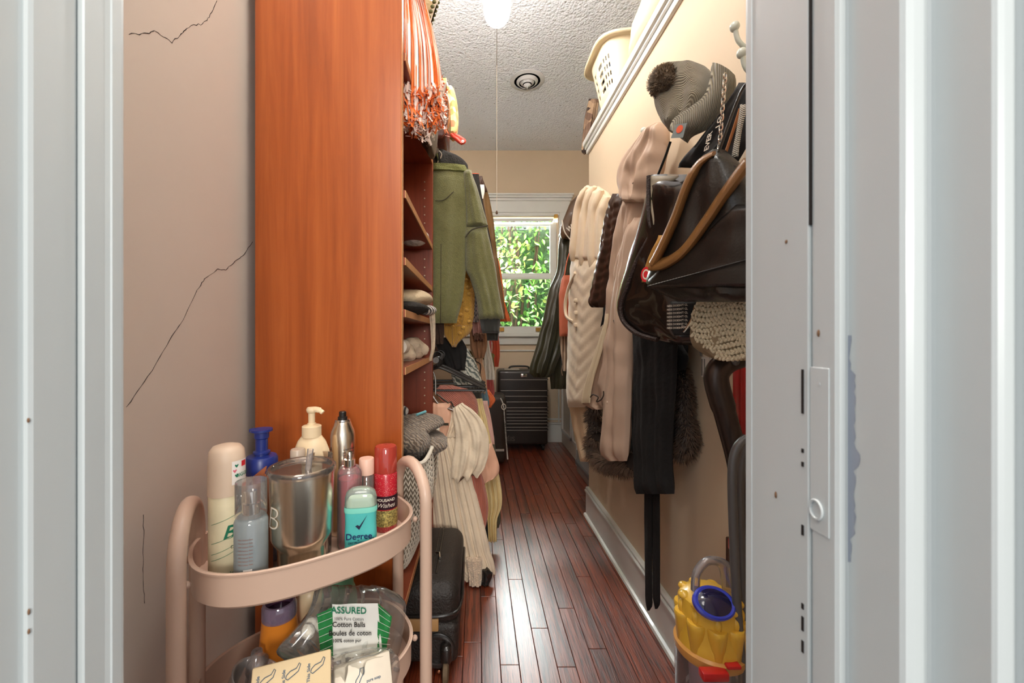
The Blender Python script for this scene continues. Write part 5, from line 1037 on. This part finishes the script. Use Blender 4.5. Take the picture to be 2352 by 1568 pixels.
obj('wand_handle', T(smoothpts(P, 7), [.022]*30+[.0245]*27, seg=18), M('wand_metal', C(74, 64, 60), .3, .75), g)
obj('handle_ring', ball(nb(), at(1690, 828, VY-.006), .009, 1, .6, 1.2, 12, 8), gr, g)
obj('red_spine', B(at(1701, 1000, VY+.045), at(1716, 806, VY+.045)+Vector((0, .03, 0)), .004, 2), rd, g)
obj('hose', T(smoothpts([at(x, y, VY-.05) for x, y in ((1718, 1700), (1706, 1560), (1692, 1380), (1684, 1200), (1682, 1080), (1692, 1030), (1716, 1004))], 7), .0085, seg=12), gr, g)
obj('hose', T(smoothpts([at(x, y, VY-.02) for x, y in ((1716, 1700), (1713, 1560), (1706, 1380), (1700, 1200), (1700, 1100), (1706, 1050), (1716, 1020))], 7), .0085, seg=12), gr, g)
obj('back_column', B(at(1684, 1560, VY+.06), at(1716, 1245, VY+.06)+Vector((0, .03, 0)), .004, 2), M('vacuum_brown', C(64, 34, 30), .25, coat=.4), g)
obj('column_cap', L([(.014, 0), (.015, .002), (.015, .02), (.013, .022), (.001, .022)], at(1690, 1262, VY+.055), seg=18), rd, g)
# ================================================================ on the ledge
LT = LEDGE+.037
g = thing('laundry_basket', 'cream plastic laundry basket with square holes on the high ledge', 'basket', (.80, 1.885, LT)); lb = M('basket_plastic', C(226, 210, 178), .42, var=.02)
def basket_pt(a, s, out=0.0):                          # rounded rectangle, s = 0 bottom .. 1 top
    hx, hy = .20+.045*s+out, .115+.035*s+out; c, sn = math.cos(a), math.sin(a); e = 2/4.5
    return Vector((.80+hx*math.copysign(abs(c)**e, c), 1.885+hy*math.copysign(abs(sn)**e, sn), LT+.225*s))
bm = nb(); n = 160; rows_ = 26; V = [[bm.verts.new(basket_pt(2*PI*k/n, j/rows_)) for k in range(n)] for j in range(rows_+1)]
for j in range(rows_):
    for k in range(n):
        kk = k % 4; ang = 2*PI*(k+.5)/n; pq = basket_pt(ang, .5); hole = (5 <= j <= 20 and (j-5) % 4 < 2 and kk < 2 and abs(ang-PI) < .62)
        if not hole: bm.faces.new((V[j][k], V[j][(k+1) % n], V[j+1][(k+1) % n], V[j+1][k]))
bm.faces.new(V[0][::-1]); o = obj('wall', bm, lb, g); sm = o.modifiers.new('thick', 'SOLIDIFY'); sm.thickness = .004
bm = nb(); prof = [(0, 1), (.012, 1.02), (.030, 1.0), (.034, .95), (.030, .94), (.026, .975), (.012, .985), (0, .965)]
R = [[bm.verts.new(basket_pt(2*PI*k/n, s, o_)) for k in range(n)] for o_, s in prof]
for a, b_ in zip(R, R[1:]+R[:1]):
    for k in range(n): bm.faces.new((a[k], a[(k+1) % n], b_[(k+1) % n], b_[k]))
obj('rim', bm, lb, g)
for nm, lab, c, s, mt in (('towel', 'blue folded towel sticking up out of the laundry basket', (.72, 1.92, LT+.15), (.10, .07, .13), M('blue_towel', C(84, 108, 150), .95, bump=.6, bs=120)), ('garment', 'dark clothes heaped inside the laundry basket', (.76, 1.88, LT+.10), (.15, .085, .085), M('dark_cloth', C(52, 40, 40), .95, bump=.4, bs=60))):
    bm = nb(); ball(bm, c, 1, *s, 20, 14)
    for v in bm.verts: v.co += (v.co-Vector(c))*.25*noise.noise(v.co*14)
    o = obj(nm, bm, mt); tag(o, lab, 'laundry')
bm = B((.605, 1.26, LT), (.95, 1.66, LT+.20), .07, 6)
bmesh.ops.subdivide_edges(bm, edges=bm.edges[:], cuts=2, use_grid_fill=True)
for v in bm.verts:
    k = min(1, (v.co.z-LT)/.06); v.co += Vector((noise.noise(v.co*9), noise.noise(v.co*9+Vector((5, 0, 0))), .6*noise.noise(v.co*11+Vector((0, 7, 0)))))*.03*k
o = obj('storage_bag', bm, M('cream_sack', C(196, 180, 156), .7, bump=.3, bs=20)); tag(o, 'cream crumpled sack on the ledge in front of the basket', 'bag')
o = obj('red_pouch', ball(nb(), (.68, 1.52, LT+.225), .05, 1, .7, .5, 18, 12), M('red_nylon', C(196, 30, 44), .5)); tag(o, 'red pouch on top of the cream sack', 'pouch')
m, t, b = nt_new('brown_camo'); v = coords(t); vo = N(t, 'ShaderNodeTexVoronoi', Scale=26.0); t.links.new(v, vo.inputs['Vector']); t.links.new(ramp(t, vo.outputs['Color'], [(.2, C(52, 38, 32)), (.5, C(112, 86, 70)), (.8, C(160, 132, 104))]), b.inputs['Base Color']); b.inputs['Roughness'].default_value = .9
o = obj('camo_jacket', sheet([(228, 1352, 1376), (262, 1344, 1372), (300, 1339, 1366), (345, 1336, 1362), (353, 1340, 1360)], PL((.50, 2.31), (.75, 2.31)), .05, .006, 2, seed=131), m); tag(o, 'brown camouflage jacket hanging off the far end of the ledge', 'jacket')
# ================================================================ SUITCASES
def latch(par, q): obj('latch', B(q-Vector((.028, .008, .014)), q+Vector((.028, .006, .014)), .004, 2), chrome, par)
sc_m = M('hardshell_black', C(44, 38, 34), .38, var=.08, bump=.1, bs=120, coat=.1); rib_hl = M('rib_highlight', C(120, 112, 104), .35)  # front ribs lighter than the shell: their highlight is put into the colour
y0 = 3.47; a = at(1143, 1016, y0); c = at(1259, 850, y0)
g = thing('suitcase', 'large black ribbed hardshell suitcase standing under the window', 'suitcase', ((a.x+c.x)/2, y0+.13, 0))
obj('shell', B((a.x, y0, .055), (c.x, y0+.26, c.z), .028, 4), sc_m, g)
for py in (872, 897, 910, 923, 936, 944, 951, 959, 966, 973, 981, 988):
    z = at(1200, py, y0).z; obj('rib', T([(a.x+.026, y0-.001, z), (c.x-.008, y0-.001, z)], .0042, seg=8), rib_hl, g)
    obj('side_rib', T([(c.x+.001, y0+.02, z), (c.x+.001, y0+.22, z)], .0042, seg=8), sc_m, g)
latch(g, at(1203, 862, y0))
q = at(1196, 849, y0); obj('top_handle', T(smoothpts([(q.x-.09, y0+.13, c.z-.005), (q.x-.07, y0+.13, c.z+.022), (q.x+.07, y0+.13, c.z+.022), (q.x+.09, y0+.13, c.z-.005)], 6), .009, seg=10), blk, g)
text('logo', 'BÉIS', .052, planemap((at(1172, 1008, y0).x-.012, y0, at(1172, 1008, y0).z), (1, 0, 0), (0, 0, 1), .0008), M('logo_relief', C(86, 78, 70), .3), g, True, sx=1.15)
for dx in (.045, .40):
    for dy in (.05, .21):
        w = obj('wheel', L([(.020, -.012), (.025, -.008), (.025, .008), (.020, .012)], (a.x+dx, y0+dy, .0255), seg=18, mtx=Matrix.Rotation(PI/2, 3, 'Y')), blk, g)
        obj('wheel_fork', B((a.x+dx-.018, y0+dy-.018, .04), (a.x+dx+.018, y0+dy+.018, .062), .005, 2), blk, w)
o = obj('paper_sheet', B((at(1160, 853, y0).x, y0+.05, c.z+.0005), (at(1195, 853, y0).x, y0+.11, c.z+.005), .002, 1), wht); tag(o, 'white folded paper lying on the ribbed suitcase', 'paper')
y1 = 3.10; a = at(1104, 1060, y1); c = at(1164, 908, y1)
g = thing('suitcase', 'dark brown hardshell suitcase half hidden by the dresses', 'suitcase', (c.x-.2, y1+.12, 0))
obj('shell', B((c.x-.36, y1, .012), (c.x, y1+.24, c.z), .045, 5), M('hardshell_brown', C(58, 48, 40), .36, var=.1, coat=.2), g)
zb = M('zip_teeth', C(200, 194, 184), .4, .5)
P = smoothpts([at(1150, 915, y1-.003), at(1157, 935, y1-.004), at(1161, 990, y1-.004), at(1165, 1040, y1-.004), at(1166, 1054, y1-.002)], 10); bm = nb()
for k in range(len(P)*2-1): ball(bm, P[k//2].lerp(P[min(k//2+1, len(P)-1)], .5*(k % 2)), .0075, .9, .6, .5, 6, 4)
stuff(obj('zipper_teeth', bm, zb, g)); q = at(1157, 934, y1-.01)
obj('zipper_pull', T([q+Vector((math.cos(t_)*.016, 0, math.sin(t_)*.022)) for t_ in [2*PI*k/14 for k in range(15)]], .003, seg=6, caps=False), wht, g)
obj('trim_band', B((c.x-.09, y1-.003, at(0, 1036, y1).z), (c.x-.02, y1+.004, at(0, 1031, y1).z), .001, 1), zb, g)
# black soft case lying flat under the lowest shelf
sb = M('soft_case_black', C(40, 34, 30), .5, var=.1, bump=.35, bs=160); sg = M('case_gloss', C(34, 30, 27), .25, coat=.4)
fy = 1.185; rx = -.058
g = thing('suitcase', 'black soft carry-on lying flat under the bookcase shelf, wheels out', 'suitcase', (-.2, fy+.2, 0))
obj('body', B((-.40, fy, .028), (rx, fy+.385, .150), .02, 4), sb, g)
ld = obj('lid', B((-.405, fy-.004, .135), (rx+.004, fy+.392, .262), .042, 6), sb, g)
obj('accent_panel', B((-.30, fy-.010, .132), (at(1008, 1420, fy).x, fy, .170), .004, 2), M('tan_panel', C(176, 136, 88), .4), g)
obj('lid_piping', T(smoothpts([(-.39, fy+.012, .176), (-.2, fy-.006, .176), (rx-.03, fy-.002, .178), (rx+.006, fy+.04, .182), (rx+.008, fy+.2, .184), (rx+.006, fy+.36, .184)], 6), .0055, seg=8), sg, g)
xz = at(1010, 1308, 1.36).x
obj('zip_line', T([(xz, fy+.06, .2625), (xz, fy+.36, .2635)], .003, seg=6), sg, ld)
obj('zip_line', T([(xz-.014, fy+.06, .2625), (xz-.014, fy+.36, .2635)], .002, seg=6), sg, ld)
obj('zip_pull', T([(xz-.012, fy+.17, .267), (xz, fy+.165, .271), (xz+.004, fy+.14, .268)], .0035, seg=7), chrome, ld)
q = at(1008, 1500, fy); obj('wheel_plate', L([(.052, 0), (.052, .006), (.044, .010), (.036, .008), (.034, .001)], (q.x-.004, fy+.002, .072), seg=36, mtx=Matrix.Rotation(PI/2, 3, 'X')), sg, g)
q = at(1024, 1500, fy-.02); obj('wheel_fork', B((q.x-.016, fy-.03, .045), (q.x+.016, fy+.004, .10), .012, 4), sg, g)
obj('wheel', L([(.022, -.009), (.028, -.006), (.028, .006), (.022, .009)], (q.x, fy-.026, .0285), seg=24, mtx=Matrix.Rotation(PI/2, 3, 'Y')), M('wheel_rubber', C(104, 84, 60), .7, var=.3, vs=60), g)
for px, py in ((975, 1538), (1008, 1556)): obj('rivet', ball(nb(), at(px, py, fy-.004)+Vector((0, 0, .018)), .0055, 1, .5, 1, 10, 7), M('copper', C(196, 130, 96), .35, .8), g)
# ================================================================ WOVEN BASKETS AND SHELF THINGS
wv1 = M('weave_taupe', C(112, 100, 84), .9, var=.1, vs=40); wv2 = M('weave_white', C(226, 218, 202), .85, var=.06, vs=60, bump=.3, bs=200)
def chevron(face, u0, u1, nu, nv, mat, par, L_=.5, w=.24):
    """zigzag strokes over a surface face(u, v) -> point, normal"""
    bm = nb()
    for i in range(nu):
        for j in range(nv):
            u = (i+.5)/nu; v = (j+.5)/nv; s = 1 if i % 2 else -1; pts = []
            for du, dv in ((-.5, -.5*s-w), (.5, .5*s-w), (.5, .5*s+w), (-.5, -.5*s+w)):
                p, n_ = face(u0+(u1-u0)*(u+du*.94/nu), min(1, max(0, v+dv*.85/nv))); pts.append((p, n_))
            a = [bm.verts.new(p+n_*.0002) for p, n_ in pts]; b_ = [bm.verts.new(p+n_*.0028-(p-sum((x for x, _ in pts), Vector())/4)*.12) for p, n_ in pts]
            bm.faces.new(b_)
            for k in range(4): bm.faces.new((a[k], a[(k+1) % 4], b_[(k+1) % 4], b_[k]))
    return stuff(obj('weave_strokes', bm, mat, par, False))
zb0, zb1 = .3565, .672
def bface(a, v, out=0):                                  # squarish basket, flaring upwards
    hx, hy = .135+.055*v**.8+.02*math.sin(PI*v)+out, .19+.045*v+out; e = 2/5; c_, s_ = math.cos(a), math.sin(a)
    return Vector((-.328+hx*math.copysign(abs(c_)**e, c_), 1.262+hy*math.copysign(abs(s_)**e, s_), zb0+(zb1-zb0)*v+.012*math.sin(3*a)*v))
def bfn(a, v):
    p = bface(a, v); d1 = bface(a+.01, v)-p; d2 = bface(a, min(1, v+.01))-bface(a, min(1, v+.01)-.01); n_ = d1.cross(d2)
    n_ = n_.normalized() if n_.length > 0 else Vector((1, 0, 0)); return p, n_
g = thing('woven_basket', 'taupe and white chevron-woven basket on the lowest bookcase shelf', 'basket', (-.328, 1.262, zb0))
bm = nb(); n = 96; V = [[bm.verts.new(bface(2*PI*k/n, j/16)) for k in range(n)] for j in range(17)]+[[bm.verts.new(bface(2*PI*k/n, (16-j)/16, -.006)) for k in range(n)] for j in range(0, 14)]
for r0, r1 in zip(V, V[1:]):
    for k in range(n): bm.faces.new((r0[k], r0[(k+1) % n], r1[(k+1) % n], r1[k]))
bm.faces.new(V[0][::-1]); bm.faces.new(V[-1]); obj('wall', bm, wv1, g)
chevron(bfn, -1.75, .75, 46, 20, wv2, g)
obj('rim', T([bface(2*PI*k/64, 1, .002) for k in range(65)], .006, seg=8, caps=False), wv2, g)
def blob(name, label, cat, c, s, mat, seed=1, amp=.3, fr=12, rot=0):
    bm = nb(); c = Vector(c); ball(bm, c, 1, *s, 26, 16, Matrix.Rotation(rot, 3, 'Z'))
    for v in bm.verts: v.co += (v.co-c)*amp*noise.noise(v.co*fr+Vector((seed*3.1, 0, 0)))+Vector((0, 0, .25*min(s)*amp*noise.noise(v.co*fr*3)))
    o = obj(name, bm, mat); return tag(o, label, cat)
kn = stripes('brown_marl_knit', C(96, 80, 66), C(160, 142, 122), 40, 'DIAGONAL', bump=1, dist=6)
zz = zb1
for i, (px, py, Y, s, lab) in enumerate([(955, 975, 1.28, (.10, .10, .03), 'topmost rolled brown marled sweater heaped in the woven basket'), (978, 1000, 1.36, (.07, .09, .035), 'brown marled sweater sleeve by the far rim of the woven basket'), (945, 1005, 1.18, (.075, .09, .04), 'brown marled sweater by the near rim of the woven basket'), (962, 1020, 1.26, (.10, .12, .04), 'lowest brown marled sweater in the woven basket')]):
    p = at(px, py, Y); p.x = min(p.x-.02, -.20 if i else -.215); blob('folded_sweater', lab, 'sweater', p, s, kn, i+3, .35, 14)
o = obj('pencil', T([at(957, 968, 1.27)+Vector((0, 0, .022)), at(978, 960, 1.30)+Vector((0, 0, .022))], .004, seg=7), M('teal_pencil', C(120, 190, 200), .4)); tag(o, 'pale teal pencil lying on the sweaters in the basket', 'pencil')
o = blob('knit_glove', 'black and white glove on top of the basket sweaters', 'glove', at(938, 944, 1.28)+Vector((-.03, 0, 0)), (.03, .04, .02), stripes('bw_strip', C(30, 30, 32), C(200, 196, 190), 30, 'X', hard=True), 8)
# upper slouchy woven bag
g = thing('woven_bag', 'slouchy chevron-woven bag slumped over the upper bookcase shelf', 'bag', at(985, 355, 1.40))
rows_w = [(262, 905, 1000), (285, 925, 1005), (310, 948, 1006), (335, 972, 1003), (357, 984, 998)]
obj('body', sheet(rows_w, PY(1.40), .10, .003, 1, seed=141), wv1, g)
def wface(u, v):
    y = 265+88*v; k = min(3, int(v*4)); f = v*4-k; r0, r1 = rows_w[k], rows_w[k+1]; xl = r0[1]*(1-f)+r1[1]*f; xr = r0[2]*(1-f)+r1[2]*f; s = .06+.86*u
    e = (1-(2*s-1)**2)**.5; return PY(1.40).at(xl+(xr-xl)*s, y)+Vector((0, -.0515*e, 0)), Vector((0, -1, 0))
chevron(wface, 0, 1, 12, 9, wv2, g)
# folded things on the shelves
blob('folded_scarf', 'grey and white scarf on the second bookcase shelf', 'scarf', at(972, 545, 1.45)+Vector((-.03, 0, .0)), (.05, .06, .03), M('grey_white', C(206, 200, 190), .9, var=.3, vs=40, bump=.6, bs=90), 2)
blob('folded_jumper', 'beige folded jumper on the middle bookcase shelf', 'jumper', at(955, 686, 1.28)+Vector((-.03, 0, 0)), (.08, .10, .030), M('beige_wool', C(206, 186, 154), .95, bump=.4, bs=90), 3)
blob('dark_bag', 'black pouch under the beige jumper on the middle shelf', 'pouch', at(945, 705, 1.16)+Vector((-.02, 0, -.002)), (.07, .08, .022), M('black_wool', C(36, 32, 28), .95), 4)
g = thing('checked_scarf', 'black and white checked scarf hanging off the middle shelf', 'scarf', at(980, 728, 1.42)); ck = stripes('checked', C(40, 40, 44), C(222, 214, 204), 34, 'DIAGONAL', hard=True, bump=.4)
bm = nb(); cc = at(980, 712, 1.40); ball(bm, cc, 1, .035, .05, .018, 20, 12); obj('fold', bm, ck, g)
obj('tail', sheet([(715, 985, 999), (745, 988, 1000), (800, 990, 999), (828, 985, 992)], PY(1.44), .012, .003, 1.5, seed=142), M('pale_fringe', C(214, 196, 172), .9, var=.2, vs=60), g)
cr_m = M('crumpled_beige', C(206, 188, 164), .9, var=.2, vs=20, bump=.5, bs=50)
for i, (px, py, Y, lab) in enumerate([(940, 805, 1.22, 'crumpled beige socks heap on the shelf above the basket'), (956, 815, 1.33, 'second crumpled beige bundle further along that shelf'), (968, 800, 1.42, 'small dark-trimmed cloth at the far end of that shelf')]):
    p = at(px, py, Y); blob('cloth_bundle', lab, 'cloth', (p.x-.03, p.y, max(p.z, .955)), (.045, .05, .032), cr_m, i+5, .6, 24)
o = obj('white_roll', L([(.016, -.03), (.02, -.03), (.02, .03), (.016, .03)], at(932, 796, 1.12)+Vector((-.012, 0, .0)), mtx=Matrix.Rotation(PI/2, 3, 'X')), wht); tag(o, 'white plastic ring at the near end of the cloth shelf', 'ring')
blob('dark_shoe', 'small dark brown pouch on the third shelf', 'pouch', at(975, 646, 1.46)+Vector((-.02, 0, .004)), (.03, .04, .018), M('dark_brown_leather', C(60, 36, 24), .45), 6)
# ================================================================ POMPOM SHAKER AND HATS
g = thing('pom_pom_shaker', 'orange and white plastic cheer pompom hanging at the bookcase top', 'pompom', at(960, 310, 1.16)); rr = random.Random(21)
top = at(938, -95, 1.14); om = M('orange_foil', C(234, 116, 52), .38, var=.15, vs=30); wm = M('white_foil', C(246, 226, 214), .38, var=.08, vs=30)
for nm, mat, cnt in (('orange_strands', om, 430), ('white_strands', wm, 470)):
    bm = nb()
    for i in range(cnt):
        ex = 925+90*rr.random()**.9; dep = 1.05+.22*rr.random(); frac = (ex-925)/90
        ey = rr.uniform(205, 305)-18*abs(frac-.45)*2+(0 if rr.random() > .03 else 25); w = rr.uniform(.0017, .0034)
        e = at(ex, ey, dep); mid = at(928+frac*78, 70+frac*60, (dep+1.13)/2-.01); P = smoothpts([top+Vector((rr.uniform(-.01, .01), rr.uniform(-.02, .02), 0)), at(928+frac*46, -20+20*frac, 1.14), mid, e], 4)
        P[-1] += Vector((rr.uniform(-.012, .012), rr.uniform(-.012, .012), 0)); tw = rr.uniform(0, PI); pr = None
        for k, p in enumerate(P):
            d = Vector((math.cos(tw+k*.12), math.sin(tw+k*.12), .1*math.sin(k)))*w; q2 = (bm.verts.new(p-d), bm.verts.new(p+d), bm.verts.new(p+d+Vector((0, .0004, 0))), bm.verts.new(p-d+Vector((0, .0004, 0))))
            if pr: bm.faces.new((pr[0], pr[1], q2[1], q2[0])); bm.faces.new((pr[3], pr[2], q2[2], q2[3]))
            pr = q2
        for m_ in range(4):
            c = P[-1]+Vector((rr.uniform(-.008, .008), rr.uniform(-.01, .01), rr.uniform(-.012, .01))); d = Vector((rr.gauss(0, 1), rr.gauss(0, 1), rr.gauss(-.5, 1))).normalized()*.010; s_ = d.orthogonal().normalized()*w
            bm.faces.new([bm.verts.new(x) for x in (c-d-s_, c-d+s_, c+d+s_, c+d-s_)])
    stuff(obj(nm, bm, mat, g, False))
obj('grip', T([top+Vector((0, 0, -.02)), top+Vector((0, 0, .05))], .012, seg=12), om, g)
obj('loop', T(smoothpts([top+Vector((0, 0, .05)), top+Vector((-.02, 0, .08)), top+Vector((0, 0, .10)), top+Vector((.02, 0, .08)), top+Vector((0, 0, .05))], 4), .003, seg=6), om, g)
hm = Matrix.Rotation(math.radians(-70), 3, 'Y') @ Matrix.Rotation(.3, 3, 'X'); q = Vector((-.155, 1.27, 1.985))
g = thing('sun_hat', 'tan woven sun hat with a lacy edge behind the pompom', 'hat', q-Vector((0, 0, .1)))
obj('brim', L([(.06, 0), (.10, .004), (.125, .0), (.10, .001), (.06, -.004)], q, mtx=hm, seg=36, caps=False), M('tan_straw', C(176, 150, 110), .9, bump=.6, bs=120), g)
obj('crown', L([(.06, 0), (.056, .05), (.045, .075), (.001, .082)], q, mtx=hm, seg=30), M('tan_straw', C(176, 150, 110), .9, bump=.6, bs=120), g)
bm = nb()
for k in range(60): a = 2*PI*k/60; ball(bm, hm @ Vector((.126*math.cos(a), .126*math.sin(a), 0))+q, .0065, 1, 1, .6, 6, 4)
stuff(obj('lace_edge', bm, M('green_lace', C(120, 124, 84), .9), g))
g = thing('leather_bag', 'dark brown leather bag on the closet shelf beside the pompom', 'bag', (-.16, 1.75, 1.823))
bm = B((-.25, 1.66, 1.8235), (-.128, 1.86, 2.04), .02, 3); obj('body', bm, M('oxblood_leather', C(74, 34, 24), .4, bump=.15, bs=80), g)
obj('strap', T(smoothpts([(-.13, 1.67, 2.02), (-.118, 1.655, 1.95), (-.12, 1.66, 1.88), (-.135, 1.668, 1.85)], 5), .005, seg=7), M('tan_leather', C(176, 116, 70), .5), g)
o = thing('notebook', 'thick notebook with gold page edges lying on the brown bag', 'book', (-.17, 1.76, 2.041))
obj('cover', B((-.23, 1.66, 2.041), (-.130, 1.84, 2.075), .002, 1), M('black_cover', C(30, 24, 22), .5), o); obj('pages', B((-.225, 1.6585, 2.046), (-.1285, 1.838, 2.070), .001, 1), M('gold_pages', C(206, 174, 96), .4, .4), o)
g = thing('baseball_cap', 'floral cap with a red brim hanging off the closet shelf end', 'hat', at(1045, 325, 1.88))
m, t, b = nt_new('floral_print'); v = coords(t); vo = N(t, 'ShaderNodeTexVoronoi', Scale=38.0); t.links.new(v, vo.inputs['Vector']); t.links.new(ramp(t, vo.outputs['Color'], [(.25, C(226, 212, 160)), (.5, C(206, 196, 130)), (.62, C(214, 110, 74)), (.8, C(150, 150, 84))]), b.inputs['Base Color']); b.inputs['Roughness'].default_value = .85
obj('crown', sheet([(203, 1030, 1038), (210, 1026, 1044), (235, 1027, 1050), (270, 1030, 1053), (300, 1032, 1052), (318, 1033, 1047)], PY(1.90), .10, .003, 1, seed=143), m, g)
obj('brim', sheet([(306, 1034, 1044), (312, 1035, 1058), (320, 1042, 1069), (327, 1050, 1070), (331, 1056, 1066)], PY(1.85), .02, .002, 1, seed=144), M('red_brim', C(206, 62, 40), .6), g)
obj('eyelet', L([(.003, 0), (.006, .001), (.006, .003), (.003, .003)], at(1063, 325, 1.822), mtx=Matrix.Rotation(PI/2, 3, 'X'), seg=12, caps=False), chrome, g)
